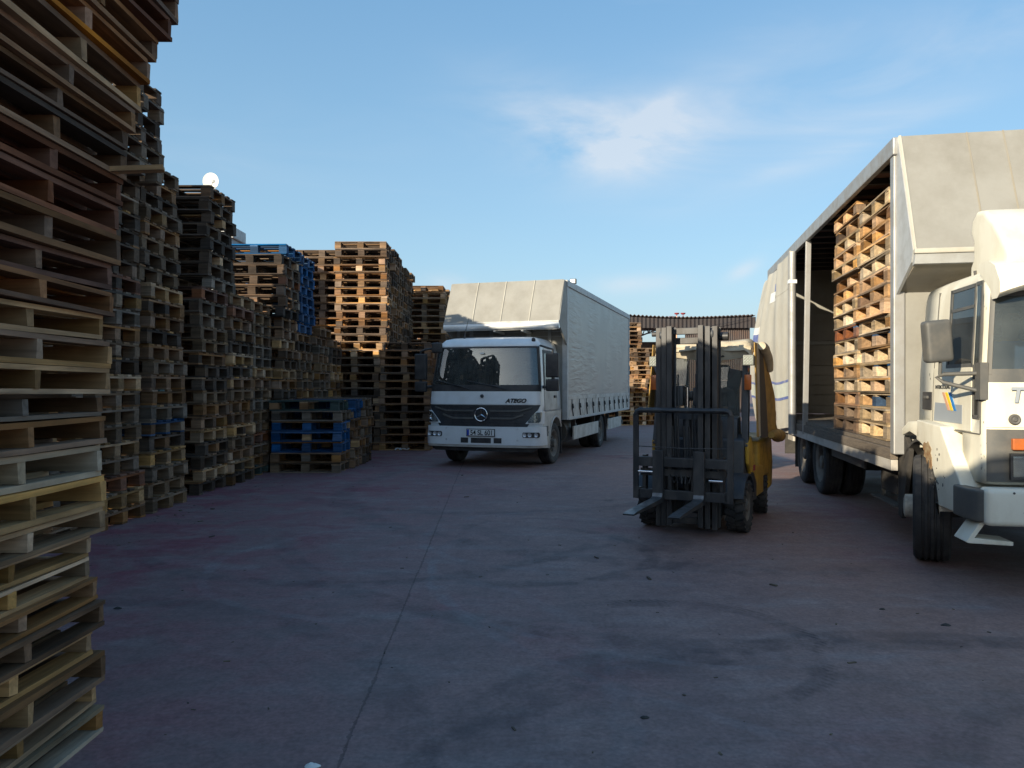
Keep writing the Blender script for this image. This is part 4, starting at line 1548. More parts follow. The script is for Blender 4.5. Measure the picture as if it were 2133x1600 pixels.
    for z in (2.62, 2.72):
        simple(bh, 'wall_seam', M_BOXFRAME, -HW + 0.08, HW - 0.08, Y0 - 0.012, Y0 - 0.001, z, z + 0.012)
    for s in (-1, 1):
        mb = MB()
        mb.box(min(s * (HW - 0.03), s * HW), max(s * (HW - 0.03), s * HW), Y0 + 0.10, Y1 - 0.06, 1.36, ZT - 0.12)
        mb.build('side_sheet', M_RIPPLE, root)
        simple(root, 'corner_post', M_BOXFRAME, min(s * (HW - 0.10), s * (HW + 0.012)), max(s * (HW - 0.10), s * (HW + 0.012)), Y0 - 0.02, Y0 + 0.10, ZB, ZT - 0.02, bevel=0.008)
        simple(root, 'corner_post', M_BOXFRAME, min(s * (HW - 0.10), s * (HW + 0.012)), max(s * (HW - 0.10), s * (HW + 0.012)), Y1 - 0.10, Y1 + 0.02, ZB, ZT - 0.02, bevel=0.008)
        simple(root, 'roof_rail', M_BOXFRAME, min(s * (HW - 0.06), s * (HW + 0.025)), max(s * (HW - 0.06), s * (HW + 0.025)), Y0 - 0.04, Y1 + 0.03, ZT - 0.135, ZT, bevel=0.012)
        # drop side made of boards, with buckled straps
        nb = 5
        L_ = (Y1 - Y0 - 0.22) / nb
        for k in range(nb):
            a = Y0 + 0.11 + k * L_
            bd = simple(root, 'side_board', M_WHITE_DIRTY, min(s * (HW - 0.035), s * (HW + 0.004)), max(s * (HW - 0.035), s * (HW + 0.004)), a, a + L_ - 0.02, 0.885, 1.355, bevel=0.006)
        simple(root, 'side_rail', M_BOXFRAME, min(s * (HW - 0.05), s * (HW + 0.018)), max(s * (HW - 0.05), s * (HW + 0.018)), Y0 + 0.10, Y1 - 0.1, 0.86, 0.91, bevel=0.006)
        simple(root, 'sheet_hem', M_WHITE_DIRTY, min(s * (HW - 0.02), s * (HW + 0.010)), max(s * (HW - 0.02), s * (HW + 0.010)), Y0 + 0.11, Y1 - 0.1, 1.29, 1.375, bevel=0.004)
        for k in range(11):
            yy = Y0 + 0.42 + k * 0.73
            st = simple(root, 'strap', M_BLACK, min(s * (HW + 0.011), s * (HW + 0.017)), max(s * (HW + 0.011), s * (HW + 0.017)), yy - 0.018, yy + 0.018, 1.06, 1.29)
            mb = MB()
            mb.bar((s * (HW + 0.018), yy, 1.20), (s * (HW + 0.03), yy + 0.02, 1.10), 0.05, 0.02)
            mb.bar((s * (HW + 0.016), yy + 0.02, 1.10), (s * (HW + 0.016), yy + 0.10, 0.93), 0.022, 0.006)
            mb.build('buckle', M_GREYINK, st)
    mb = MB()
    mb.box(-HW + 0.06, HW - 0.06, Y0, Y1, ZT - 0.03, ZT - 0.012)
    mb.build('box_roof', M_TARP, root)
    simple(root, 'rear_doors', M_WHITE_DIRTY, -HW + 0.1, HW - 0.1, Y1 - 0.04, Y1 + 0.01, ZB + 0.05, ZT - 0.14)
    # slanted fabric fairing over the cab
    ye, zl = 1.16, 2.88
    fa = MB()

    def slope(s, t):
        x = -HW + 2 * HW * s
        sag = -0.015 * math.sin(math.pi * 5 * s) ** 2 * math.sin(math.pi * t)
        return Vector((x * (0.985 + 0.015 * t), ye + (Y0 - 0.24 - ye) * t + sag * -1, zl + (ZT - 0.02 - zl) * t + 0.03 * math.sin(math.pi * t)))
    fa.grid(slope, 40, 8, lambda s, t: slope(s, t) + Vector((0, 0.03, -0.01)))
    fo = fa.build('cab_top_fairing', M_TARP, root, smooth=50)
    for q in (0.25, 0.5, 0.75):
        mb = MB()
        mb.tube([slope(q, t) + Vector((0, -0.006, 0.004)) for t in frange(0, 1, 8)], 0.012, 6)
        mb.build('fairing_seam', M_CURTAIN, fo, smooth=50)
    mb = MB()
    mb.grid(lambda s, t: Vector((-HW + 0.04 + (2 * HW - 0.08) * s, Y0 - 0.24 + 0.26 * t, ZT - 0.015 + 0.012 * math.sin(t * 3.1))), 4, 4, lambda s, t: Vector((-HW + 0.04 + (2 * HW - 0.08) * s, Y0 - 0.24 + 0.26 * t, ZT - 0.05)))
    mb.build('fairing_top', M_TARP, fo)
    for s in (-1, 1):
        mb = MB()
        x0, x1 = (HW - 0.03, HW + 0.004)
        mb.prism([(ye, zl), (Y0 - 0.24, ZT - 0.03), (Y0, ZT - 0.03), (Y0, 2.42), (ye + 0.12, zl - 0.12)], 'x', s * x0, s * x1)
        mb.build('fairing_cheek', M_TARP, fo)
    mb = MB()
    mb.tube([(-HW, ye + 0.03, zl - 0.06), (HW, ye + 0.03, zl - 0.06)], 0.075, 14)
    mb.build('fairing_lip', M_WHITE, fo, smooth=50)
    mb = MB()
    mb.box(-HW, HW, ye - 0.035, ye + 0.02, zl - 0.012, zl + 0.022)
    mb.build('fairing_trim', M_BOXFRAME, fo)
    mb = MB()
    mb.add([(-HW + 0.03, ye + 0.05, zl - 0.13), (HW - 0.03, ye + 0.05, zl - 0.13), (HW - 0.03, Y0 - 0.005, 2.80), (-HW + 0.03, Y0 - 0.005, 2.80)], [(0, 1, 2, 3)])
    so = mb.build('fairing_underside', M_WHITE, fo)
    sm = so.modifiers.new('t', 'SOLIDIFY')
    sm.thickness = 0.02
    for x in (-0.15, 0.45):
        mb = MB()
        mb.bar((x, ye + 0.06, zl - 0.15), (x, Y0, 2.70), 0.05, 0.05)
        mb.build('fairing_bracket', M_WHITE, fo)
    wl_ = simple(root, 'work_lamp', M_BLACK, HW - 0.12, HW + 0.02, Y0 + 0.75, Y0 + 0.83, ZT + 0.02, ZT + 0.13, bevel=0.012)
    simple(wl_, 'lamp_glass', M_LENS, HW - 0.10, HW, Y0 + 0.742, Y0 + 0.752, ZT + 0.04, ZT + 0.115)
    simple(wl_, 'lamp_bracket', M_BLACK, HW - 0.06, HW - 0.04, Y0 + 0.77, Y0 + 0.81, ZT - 0.005, ZT + 0.03)
    # driver
    M4 = root.matrix_basis
    p = M4 @ Vector((0.55, 1.10, 1.24))
    seated_person('person', p, R(-17.6), 'driver in a red shirt behind the wheel of the white lorry', M_SHIRT_RED, M_TROUSER, M_SKIN, M_HAIR_DARK, ((-0.2, -0.34, 0.36), (0.2, -0.34, 0.36)), lean=0.02)
    return root


white_lorry()
# ================================================================ THE OPEN CURTAIN-SIDED LORRY ON THE RIGHT
def loading_lorry():
    root = empty('curtain_side_lorry', (4.65, 5.53, 0), R(-10.8))
    tag(root, 'cream lorry with its curtain side drawn open showing stacked pallets', 'lorry')
    S = CabSurface(w=[(0.5, 1.14), (1.25, 1.14), (1.7, 1.13), (2.40, 1.07), (2.46, 1.03), (2.50, 0.95)],
                   f=[(0.5, -0.02), (1.25, -0.01), (1.65, 0.0), (2.30, 0.07), (2.46, 0.12), (2.50, 0.22)], rear=1.48, Rc=0.08, bow=0.02)
    pr = [0.8, 0.86, 0.9, 0.95, 1.0, 1.015, 1.095, 1.115, 1.25, 1.40, 1.50, 1.54, 1.75, 2.0]
    ps = [-x for x in reversed(pr)] + frange(-0.6, 0.6, 6) + pr
    zs = [0.84, 1.0, 1.2, 1.34, 1.5, 1.68, 1.74, 1.9, 2.1, 2.26, 2.36, 2.42, 2.46, 2.485, 2.50]
    holes = [(-0.87, 0.87, 1.68, 2.27), (-1.50, -1.115, 1.74, 2.37), (1.115, 1.50, 1.74, 2.37), (-1.096, -1.014, 1.34, 2.37), (1.014, 1.096, 1.34, 2.37),
             (-2, -1.25, 0.8, 1.2), (1.25, 2, 0.8, 1.2)]
    sh = S.shell(ps, zs, holes)
    W, nz_ = len(ps), len(zs)
    sh.f.append(tuple((nz_ - 1) * W + i for i in range(W)))
    sh.m.append(0)
    sh.add([(-1.13, 1.48, 1.0), (1.13, 1.48, 1.0), (1.07, 1.48, 2.35), (0.95, 1.48, 2.5), (-0.95, 1.48, 2.5), (-1.07, 1.48, 2.35)], [(0, 1, 2, 3, 4, 5)])
    cab = sh.build('cab', M_CREAM, root, smooth=38)
    so = cab.modifiers.new('thick', 'SOLIDIFY')
    so.thickness = 0.03
    so.offset = -1
    simple(root, 'cab_floor', M_TRIM, -1.08, 1.08, 0.2, 1.45, 1.05, 1.10)
    MB().prism([(0.12, 1.15), (0.42, 1.15), (0.46, 1.55), (0.34, 1.64), (0.10, 1.66)], 'x', -1.06, 1.06).build('dashboard', M_DASH, root, bevel=0.02, smooth=50)
    simple(root, 'rear_lining', M_TRIM, -1.03, 1.03, 1.40, 1.44, 1.1, 2.3)
    seat(root, -0.55, 1.02, 1.42)
    seat(root, 0.55, 1.02, 1.42)
    steering_wheel(root, 0.55, 0.62, 1.72, 0.23)
    # glazing
    ws = S.patch(((-0.875, 1.675), (0.875, 1.675), (0.86, 2.275), (-0.86, 2.275)), 0.003, 0.008, 24, 6).build('windscreen', M_GLASS_OLD, root, smooth=60)
    for q in (((-0.90, 1.60), (0.90, 1.60), (0.90, 1.70), (-0.90, 1.70)), ((-0.90, 2.25), (0.90, 2.25), (0.90, 2.29), (-0.90, 2.29)),
              ((-0.905, 1.66), (-0.855, 1.66), (-0.85, 2.28), (-0.90, 2.28)), ((0.855, 1.66), (0.905, 1.66), (0.90, 2.28), (0.85, 2.28))):
        S.patch(q, 0.010, 0.018, 20, 2).build('windscreen_seal', M_DARKGREY, ws, smooth=60)
    for s in (-1, 1):
        d = S.patch(((s * 1.115, 1.22), (s * 1.72, 1.22), (s * 1.72, 1.73), (s * 1.115, 1.73)), 0.008, 0.02, 10, 4).build('door', M_CREAM, root, smooth=50)
        S.patch(((s * 1.112, 1.735), (s * 1.505, 1.735), (s * 1.505, 2.375), (s * 1.112, 2.375)), 0.002, 0.008, 8, 6).build('window', M_GLASS_OLD, d, smooth=60)
        S.patch(((s * 1.115, 2.19), (s * 1.50, 2.19), (s * 1.50, 2.215), (s * 1.115, 2.215)), 0.008, 0.012, 6, 1).build('window_bar', M_DARKGREY, d, smooth=60)
        S.patch(((s * 1.012, 1.335), (s * 1.098, 1.335), (s * 1.098, 2.38), (s * 1.012, 2.38)), 0.002, 0.008, 6, 8).build('quarter_window', M_GLASS_OLD, d, smooth=60)
        for q in (((1.112, 1.722), (1.515, 1.722), (1.515, 1.752), (1.112, 1.752)), ((1.112, 2.355), (1.515, 2.355), (1.515, 2.385), (1.112, 2.385)), ((1.49, 1.73), (1.515, 1.73), (1.515, 2.38), (1.48, 2.38)), ((1.108, 1.72), (1.125, 1.72), (1.125, 2.38), (1.108, 2.38)),
                  ((1.012, 1.32), (1.10, 1.32), (1.10, 1.35), (1.012, 1.35)), ((1.012, 2.36), (1.10, 2.36), (1.10, 2.39), (1.012, 2.39)), ((1.006, 1.33), (1.022, 1.33), (1.022, 2.38), (1.006, 2.38)), ((1.086, 1.33), (1.102, 1.33), (1.102, 1.74), (1.086, 1.74)),
                  ((1.725, 1.21), (1.731, 1.21), (1.731, 2.40), (1.725, 2.40)), ((1.0, 1.205), (1.731, 1.205), (1.731, 1.212), (1.0, 1.212)), ((0.985, 1.21), (0.991, 1.21), (0.991, 2.42), (0.985, 2.42))):
            S.patch(tuple((s * a, b) for a, b in q), 0.008, 0.014, 8, 3).build('window_rubber', M_DARKGREY, d, smooth=50)
        S.patch(((s * 1.76, 1.36), (s * 1.92, 1.36), (s * 1.92, 1.52), (s * 1.76, 1.52)), 0.010, 0.03, 4, 3).build('door_handle', M_BLACK, d)
        c = S.at(s * 1.84, 1.44, 0.014)
        simple(d, 'handle_grip', M_DARKGREY, c.x - 0.012, c.x + 0.012, c.y - 0.05, c.y + 0.05, 1.46, 1.485, bevel=0.004)
    # decals on the visible door
    S.patch(((-1.70, 1.27), (-1.24, 1.27), (-1.24, 1.42), (-1.68, 1.43)), 0.0105, 0.004, 8, 2).build('decal_panel', M_STICKER, root)
    for k, mt in enumerate((M_RED_DECAL, M_YELLOW_DECAL, M_BLUE_DECAL)):
        p0 = 1.56 - k * 0.05
        S.patch(((-p0 + 0.10, 1.37), (-p0 + 0.138, 1.37), (-p0 + 0.038, 1.52), (-p0, 1.52)), 0.0128, 0.004, 2, 2).build('decal_stripe', mt, root)
    c = S.at(-1.55, 1.55, 0.013)
    text_mesh('lettering', 'INTERCOOLING', 0.045, M_INK, root, (c.x - 0.0, c.y, 1.55), (R(90), 0, R(-90)), extrude=0.001, xs=1.05, align='CENTER')
    # mirror
    m_ = MB()
    m_.box(-0.10, 0.10, -0.06, 0.06, -0.165, 0.165)
    mir = m_.build('mirror', M_DARKGREY, root, bevel=0.036, seg=4, smooth=60, loc=(-1.385, 0.26, 1.925), rot=(R(3), R(-6), R(8)))
    a = MB()
    a.tube([(-1.36, 0.26, 1.76), (-1.36, 0.27, 1.66)], 0.014, 8)
    a.tube([(-1.13, 0.08, 1.67), (-1.34, 0.24, 1.665), (-1.38, 0.28, 1.64), (-1.34, 0.25, 1.60), (-1.13, 0.08, 1.53)], 0.016, 8)
    a.box(-1.165, -1.11, 0.02, 0.12, 1.47, 1.75)
    a.build('mirror_arm', M_DARKGREY, root, smooth=50, bevel=0.0)
    # front panels
    S.patch(((-0.90, 1.265), (0.90, 1.265), (0.90, 1.60), (-0.90, 1.60)), 0.012, 0.03, 24, 3).build('front_panel', M_CREAM, root, smooth=50)
    text_mesh('lettering', 'Turbo', 0.155, M_STICKER, root, (-0.985, -0.026, 1.455), (R(91), 0, 0), align='LEFT', shear=0.15, extrude=0.003, offset=0.004)
    mb = MB()
    mb.lathe([(0.001, -0.014), (0.012, -0.014), (0.020, -0.006), (0.032, -0.010), (0.040, 0.0), (0.040, 0.02)], (-0.945, -0.020, 1.325), 'y', 24)
    mb.build('panel_lock', M_DARKGREY, root, smooth=40)
    gr = S.patch(((-0.90, 0.86), (0.90, 0.86), (0.90, 1.25), (-0.90, 1.25)), 0.008, 0.04, 24, 4).build('grille', M_DARKGREY, root, smooth=50)
    for k in range(5):
        simple(gr, 'grille_slat', M_BLACK, -0.45, 0.45, -0.05, -0.022, 0.92 + k * 0.065, 0.945 + k * 0.065)
    for s in (-1, 1):
        simple(root, 'indicator', M_ORANGE, min(s * 0.97, s * 0.62), max(s * 0.97, s * 0.62), -0.050, -0.01, 1.10, 1.185, bevel=0.008)
        hl = simple(root, 'headlamp', M_LENS, min(s * 0.965, s * 0.60), max(s * 0.965, s * 0.60), -0.038, 0.0, 0.90, 1.055, bevel=0.01)
        simple(hl, 'lens', M_LENS_GLASS, min(s * 0.97, s * 0.595), max(s * 0.97, s * 0.595), -0.050, -0.040, 0.895, 1.06, bevel=0.004)
        fr = MB()
        fr.box(min(s * 0.985, s * 0.58), max(s * 0.985, s * 0.58), -0.052, -0.02, 1.06, 1.075)
        fr.box(min(s * 0.985, s * 0.58), max(s * 0.985, s * 0.58), -0.052, -0.02, 0.88, 0.895)
        fr.box(min(s * 0.985, s * 0.972), max(s * 0.985, s * 0.972), -0.052, -0.02, 0.895, 1.06)
        fr.build('lamp_bezel', M_BLACK, hl)
    bu = MB()
    bu.box(-1.20, 1.20, -0.19, -0.03, 0.555, 0.83)
    bu.build('bumper', M_CREAM, root, bevel=0.045, seg=4, smooth=60)
    for s in (-1, 1):
        mb = MB()
        mb.prism([(s * 1.18, -0.15), (s * 1.23, -0.12), (s * 1.275, 0.0), (s * 1.28, 0.24), (s * 1.20, 0.24), (s * 1.16, -0.02)], 'z', 0.575, 0.81)
        mb.build('bumper_corner', M_DARKGREY, root, bevel=0.02, seg=3, smooth=50)
        mb = MB()
        mb.prism([(s * 1.30, 0.42), (s * 1.28, 0.41), (s * 0.98, 0.40), (s * 0.98, 0.43), (s * 1.24, 0.45), (s * 1.14, 0.60), (s * 1.18, 0.60)], 'y', -0.08, 0.16)
        mb.build('step', M_CREAM, root, bevel=0.006)
        # front wing: arch over the wheel and the panel ahead of it
        c0 = Vector((1.27, 0.47))
        arc = [(c0.x + 0.62 * math.cos(R(a)), c0.y + 0.62 * math.sin(R(a))) for a in range(95, 176, 8)]
        pts = [(0.16, 0.80), (0.40, 1.02), (0.62, 1.24), (1.20, 1.27)] + arc + [(0.70, 0.58), (0.32, 0.58)]
        w = MB()
        w.prism(pts, 'x', s * 0.78, s * 1.245)
        wing = w.build('wing', M_CREAM, root, bevel=0.03, seg=3, smooth=45)
        top_ = MB()
        top_.prism([(1.10, 1.10), (1.18, 1.26), (1.46, 1.245), (1.66, 1.16), (1.64, 1.10), (1.42, 1.15)], 'x', s * 0.78, s * 1.245)
        top_.build('wing_top', M_CREAM, wing, bevel=0.02, smooth=45)
        if s < 0:
            ru = MB()
            rr = random.Random(5)
            for (cy, cz, ry, rz_) in ((0.90, 1.0, 0.10, 0.10), (0.84, 0.93, 0.05, 0.09), (0.98, 1.04, 0.07, 0.04)):
                n = 16
                pts_ = [(cy + ry * rr.uniform(0.6, 1.15) * math.cos(2 * math.pi * k / n), cz + rz_ * rr.uniform(0.6, 1.15) * math.sin(2 * math.pi * k / n)) for k in range(n)]
                x_ = -1.2465 - 0.0006 * cy * 3
                ru.prism(pts_, 'x', x_ - 0.001, x_ + 0.002)
            ru.build('rust_patch', M_RUST, wing)
            ch = MB()
            for k in range(26):
                cy, cz = rr.gauss(0.70, 0.10), rr.gauss(0.82, 0.08)
                if cy < 0.45:
                    continue
                n = 6
                rad = rr.uniform(0.006, 0.018)
                ch.prism([(cy + rad * rr.uniform(0.5, 1.3) * math.cos(2 * math.pi * q / n), cz + rad * rr.uniform(0.5, 1.3) * math.sin(2 * math.pi * q / n)) for q in range(n)], 'x', -1.2468, -1.244)
            ch.build('paint_chips', M_DARKGREY, wing)
        # mudguard behind the wheel
        mg = MB()
        arc2 = [(c0.x + 0.60 * math.cos(R(a)), c0.y + 0.60 * math.sin(R(a))) for a in range(-5, 100, 8)]
        n2 = len(arc2) - 1
        mg.grid(lambda q, t: Vector((s * (0.80 + 0.40 * t), arc2[int(round(q * n2))][0], arc2[int(round(q * n2))][1])), n2, 1,
                lambda q, t: Vector((s * (0.80 + 0.40 * t), c0.x + (arc2[int(round(q * n2))][0] - c0.x) * 1.04, c0.y + (arc2[int(round(q * n2))][1] - c0.y) * 1.04)))
        mg.prism([(1.56, 0.96), (1.70, 1.10), (1.92, 0.90), (1.90, 0.30), (1.80, 0.28)], 'x', s * 1.16, s * 1.20)
        mg.build('mudguard', M_WHITE_DIRTY if False else M_CHASSIS, root, smooth=40)
    # chipped paint on the corner pillar, door edge and bumper
    rr = random.Random(9)
    cp = MB()
    for k in range(34):
        p_ = -rr.choice((rr.uniform(0.90, 0.98), rr.uniform(0.93, 0.985), rr.uniform(1.73, 1.95)))
        z_ = rr.choice((rr.uniform(0.90, 1.15), rr.uniform(1.45, 1.70), rr.uniform(1.2, 2.2)))
        a_, b_ = rr.uniform(0.002, 0.008), rr.uniform(0.004, 0.016)
        cp.v, n0 = cp.v, len(cp.v)
        vs_ = [S.at(p_ + a_ * rr.uniform(0.5, 1.2) * math.cos(q), z_ + b_ * rr.uniform(0.5, 1.2) * math.sin(q), 0.0022) for q in (0, 1.05, 2.1, 3.14, 4.2, 5.2)]
        cp.add(vs_, [(0, 1, 2, 3, 4, 5)])
    tag(cp.build('paint_chips', M_DARKGREY, cab), kind='stuff')
    for x, z in ((-1.02, 0.80), (-0.80, 0.60), (-0.62, 0.79), (-0.95, 0.66), (-0.72, 0.72)):
        mb = MB()
        mb.lathe([(0.001, -0.002), (0.008, -0.002), (0.008, 0.004)], (x, -0.1905, z), 'y', 10)
        mb.build('bumper_hole', M_BLACK, root)
    for x0 in (-0.62, 0.12):
        mb = MB()
        mb.tube([(x0, -0.01, 1.66), (x0 + 0.26, -0.005, 1.78), (x0 + 0.50, 0.0, 1.74)], 0.010, 6)
        mb.tube([(x0 + 0.10, -0.006, 1.715), (x0 + 0.62, -0.006, 1.79)], 0.008, 6)
        mb.build('wiper', M_BLACK, root, smooth=50)
    # visor and roof deflector
    vi = MB()
    nx = 32
    rings = []
    for i in range(nx + 1):
        x = -1.07 + 2.14 * i / nx
        e = abs(x) / 1.07
        zb = 2.300 - 0.075 * max(0.0, (e - 0.72) / 0.28) ** 1.6
        back = 0.07 * max(0.0, (e - 0.85) / 0.15) ** 2
        rings.append([(x, -0.10 + back, zb), (x, -0.15 + back, zb + 0.035), (x, -0.15 + back, zb + 0.12), (x, -0.06 + back, 2.475), (x, 0.12, 2.525), (x, 0.30, 2.53), (x, 0.30, 2.46), (x, 0.10, zb + 0.09), (x, 0.06, zb)])
    k_ = len(rings[0])
    vs = [p for r_ in rings for p in r_]
    fs = [(i * k_ + q, i * k_ + (q + 1) % k_, (i + 1) * k_ + (q + 1) % k_, (i + 1) * k_ + q) for i in range(nx) for q in range(k_)]
    fs += [tuple(range(k_)), tuple(range(nx * k_, nx * k_ + k_))]
    vi.add(vs, fs)
    vi.build('sun_visor', M_CREAM, root, smooth=50)
    simple(root, 'marker_lamp', M_PLATE, -0.86, -0.66, -0.19, -0.13, 2.385, 2.44, bevel=0.01)
    fa = MB()
    prof = [(0.06, 2.46), (0.02, 2.56), (0.30, 2.86), (0.48, 2.985), (0.62, 3.01), (0.72, 2.95), (0.755, 2.84), (0.69, 2.76), (0.69, 2.63), (0.755, 2.57), (0.755, 2.44)]
    fa.prism(prof, 'x', -0.97, 0.97)
    fai = fa.build('roof_deflector', M_CREAM, root, bevel=0.05, seg=4, smooth=60)
    rb = MB()
    for x in (-0.55, 0.0, 0.55):
        rb.tube([(x, 0.02, 2.57), (x * 0.9, 0.295, 2.868), (x * 0.85, 0.47, 2.99)], 0.020, 8)
    rb.build('deflector_rib', M_CREAM, fai, smooth=50)
    for y in (0.20, 0.42, 0.62):
        mb = MB()
        mb.tube([(-0.975, y, 2.47), (-0.98, y, 2.52)], 0.012, 8)
        mb.build('fixing', M_BLACK, fai)

    # ------------- chassis and wheels
    mb = MB()
    for s in (-1, 1):
        mb.box(s * 0.38, s * 0.47, 0.3, 10.2, 0.62, 0.90)
    for y in (0.8, 2.2, 3.4, 4.8, 6.3, 8.2, 9.8):
        mb.box(-0.42, 0.42, y - 0.05, y + 0.05, 0.66, 0.86)
    mb.box(-0.95, 0.95, 1.19, 1.35, 0.40, 0.54)
    mb.box(-0.95, 0.95, 5.55, 5.75, 0.36, 0.56)
    mb.box(-0.95, 0.95, 6.90, 7.05, 0.36, 0.56)
    mb.box(-0.4, 0.4, 0.1, 1.6, 0.40, 1.05)
    mb.build('chassis', M_CHASSIS, root)
    ty = tyre_mesh(0.475, 0.30, 0.30, M_RUBBER, grooves=4)
    dR, dL = disc_mesh(0.30, 0.30, 1, M_RIM_PALE, hub=0.11, deep=0.02, proud=0.08), disc_mesh(0.30, 0.30, -1, M_RIM_PALE, hub=0.11, deep=0.02, proud=0.08)
    add_wheel(root, (1.10, 1.27, 0.475), R(-17), dR, ty)
    add_wheel(root, (-1.10, 1.27, 0.475), R(-17), dL, ty)
    tr = tyre_mesh(0.465, 0.25, 0.29, M_RUBBER, grooves=4)
    eR, eL = disc_mesh(0.29, 0.25, 1, M_RIM, deep=0.13, proud=-0.02), disc_mesh(0.29, 0.25, -1, M_RIM, deep=0.13, proud=-0.02)
    for y in (5.65, 6.98):
        for x, dd in ((-1.10, eL), (-0.80, eL), (0.80, eR), (1.10, eR)):
            add_wheel(root, (x, y, 0.465), 0, dd, tr)
    for s in (-1, 1):
        simple(root, 'side_skirt', M_DARKGREY, min(s * 1.13, s * 1.16), max(s * 1.13, s * 1.16), 3.35, 5.10, 0.60, 0.93, bevel=0.01)
        simple(root, 'mudflap', M_CHASSIS, min(s * 0.66, s * 1.24), max(s * 0.66, s * 1.24), 7.52, 7.54, 0.20, 0.80)
        mb = MB()
        mb.box(min(s * 0.60, s * 1.14), max(s * 0.60, s * 1.14), 2.15, 2.75, 0.46, 0.90)
        mb.build('battery_box', M_CHASSIS, root, bevel=0.015)
        mb = MB()
        mb.bar((s * 1.14, 2.05, 0.36), (s * 1.14, 2.95, 0.36), 0.10, 0.02)
        mb.bar((s * 1.10, 2.20, 0.36), (s * 1.10, 2.20, 0.50), 0.04, 0.02)
        mb.bar((s * 1.10, 2.80, 0.36), (s * 1.10, 2.80, 0.50), 0.04, 0.02)
        mb.build('side_step', M_DARKGREY, root)
        simple(root, 'tool_locker', M_WHITE_DIRTY, min(s * 0.80, s * 1.20), max(s * 0.80, s * 1.20), 8.0, 8.55, 0.60, 0.84, bevel=0.01)
        simple(root, 'mudflap', M_CHASSIS, min(s * 0.80, s * 1.18), max(s * 0.80, s * 1.18), 9.0, 9.02, 0.30, 0.72)

    # ------------- load bed and box
    Y0, Y1, HW, ZF, ZT = 1.74, 10.40, 1.28, 1.01, 3.98
    npl = 12
    for k in range(npl):
        x0 = -HW + 0.02 + k * (2 * HW - 0.04) / npl
        simple(root, 'floor_plank', M_PLANK, x0, x0 + (2 * HW - 0.04) / npl - 0.008, Y0 + 0.06, Y1 - 0.06, ZF - 0.045, ZF - rng.uniform(0, 0.004))
    for s in (-1, 1):
        e = simple(root, 'bed_edge', M_PLANK, min(s * (HW - 0.06), s * (HW + 0.012)), max(s * (HW - 0.06), s * (HW + 0.012)), Y0 + 0.10, Y1, ZF - 0.16, ZF - 0.05, bevel=0.006)
        simple(e, 'bed_rail', M_WHITE_DIRTY, min(s * (HW - 0.06), s * (HW + 0.004)), max(s * (HW - 0.06), s * (HW + 0.004)), Y0 + 0.10, Y1, ZF - 0.27, ZF - 0.163, bevel=0.006)
        simple(root, 'corner_post', M_ALU, min(s * (HW - 0.09), s * (HW + 0.015)), max(s * (HW - 0.09), s * (HW + 0.015)), Y0 - 0.02, Y0 + 0.10, ZF - 0.10, ZT - 0.03, bevel=0.012)
        simple(root, 'corner_post', M_ALU, min(s * (HW - 0.09), s * (HW + 0.015)), max(s * (HW - 0.09), s * (HW + 0.015)), Y1 - 0.10, Y1 + 0.02, ZF - 0.10, ZT - 0.03, bevel=0.012)
        simple(root, 'roof_rail', M_ALU, min(s * (HW - 0.03), s * (HW + 0.03)), max(s * (HW - 0.03), s * (HW + 0.03)), Y0 - 0.05, Y1 + 0.03, ZT - 0.17, ZT, bevel=0.014)
    simple(root, 'side_sheet', M_RIPPLE, HW - 0.02, HW, Y0 + 0.1, Y1 - 0.1, ZF - 0.05, ZT - 0.17)
    M_ROOFCLOTH = pm('red_brown_roof_lining', (0.20, 0.11, 0.085), 0.8, var=0.15)
    simple(root, 'box_roof', M_ROOFCLOTH, -HW + 0.03, HW - 0.03, Y0, Y1, ZT - 0.035, ZT - 0.015)
    for k in range(16):
        y = Y0 + 0.35 + k * 0.52
        simple(root, 'roof_bow', M_CHASSIS, -HW + 0.035, HW - 0.035, y - 0.035, y + 0.035, ZT - 0.10, ZT - 0.037)
    bh = simple(root, 'box_front_wall', M_TARP, -HW + 0.09, HW - 0.09, Y0 + 0.0, Y0 + 0.05, ZF - 0.10, ZT - 0.05)
    for x in (-0.72, 0.1, 0.9):
        simple(bh, 'wall_seam', M_BOXFRAME, x, x + 0.02, Y0 - 0.008, Y0 - 0.001, ZF - 0.05, 2.9)
    edges = [1.02, 1.18, 1.40, 1.60, 1.80, 2.00, 2.42, 2.50, 3.06]
    for a, b in zip(edges, edges[1:]):
        simple(root, 'rear_board', M_BOARD if b - a > 0.1 else M_BOXFRAME, -HW + 0.10, HW - 0.10, Y1 - 0.06 - (0.012 if b - a < 0.1 else 0), Y1 - 0.02, a + 0.006, b - 0.006, bevel=0.004)
    simple(root, 'rear_backing', M_BOARD, -HW + 0.09, HW - 0.09, Y1 - 0.018, Y1 + 0.01, ZF, 3.06)
    simple(root, 'rear_sheet', M_TARP, -HW + 0.09, HW - 0.09, Y1 - 0.045, Y1 - 0.025, 3.055, ZT - 0.04)
    mb = MB()
    mb.box(HW - 0.16, HW - 0.10, Y1 - 0.12, Y1 - 0.065, ZF, 3.0)
    mb.build('rear_bar', M_BOXFRAME, root)
    # over-cab fairing
    yl, zl = 1.22, 2.80
    f_ = MB()

    def slope(s, t):
        return Vector((-HW + 0.03 + (2 * HW - 0.06) * s, yl + (Y0 - 0.06 - yl) * t, zl + (ZT - zl) * t + 0.02 * math.sin(math.pi * t)))
    f_.grid(slope, 30, 8, lambda s, t: slope(s, t) + Vector((0, 0.03, -0.012)))
    fo = f_.build('over_cab_fairing', M_TARP, root, smooth=50)
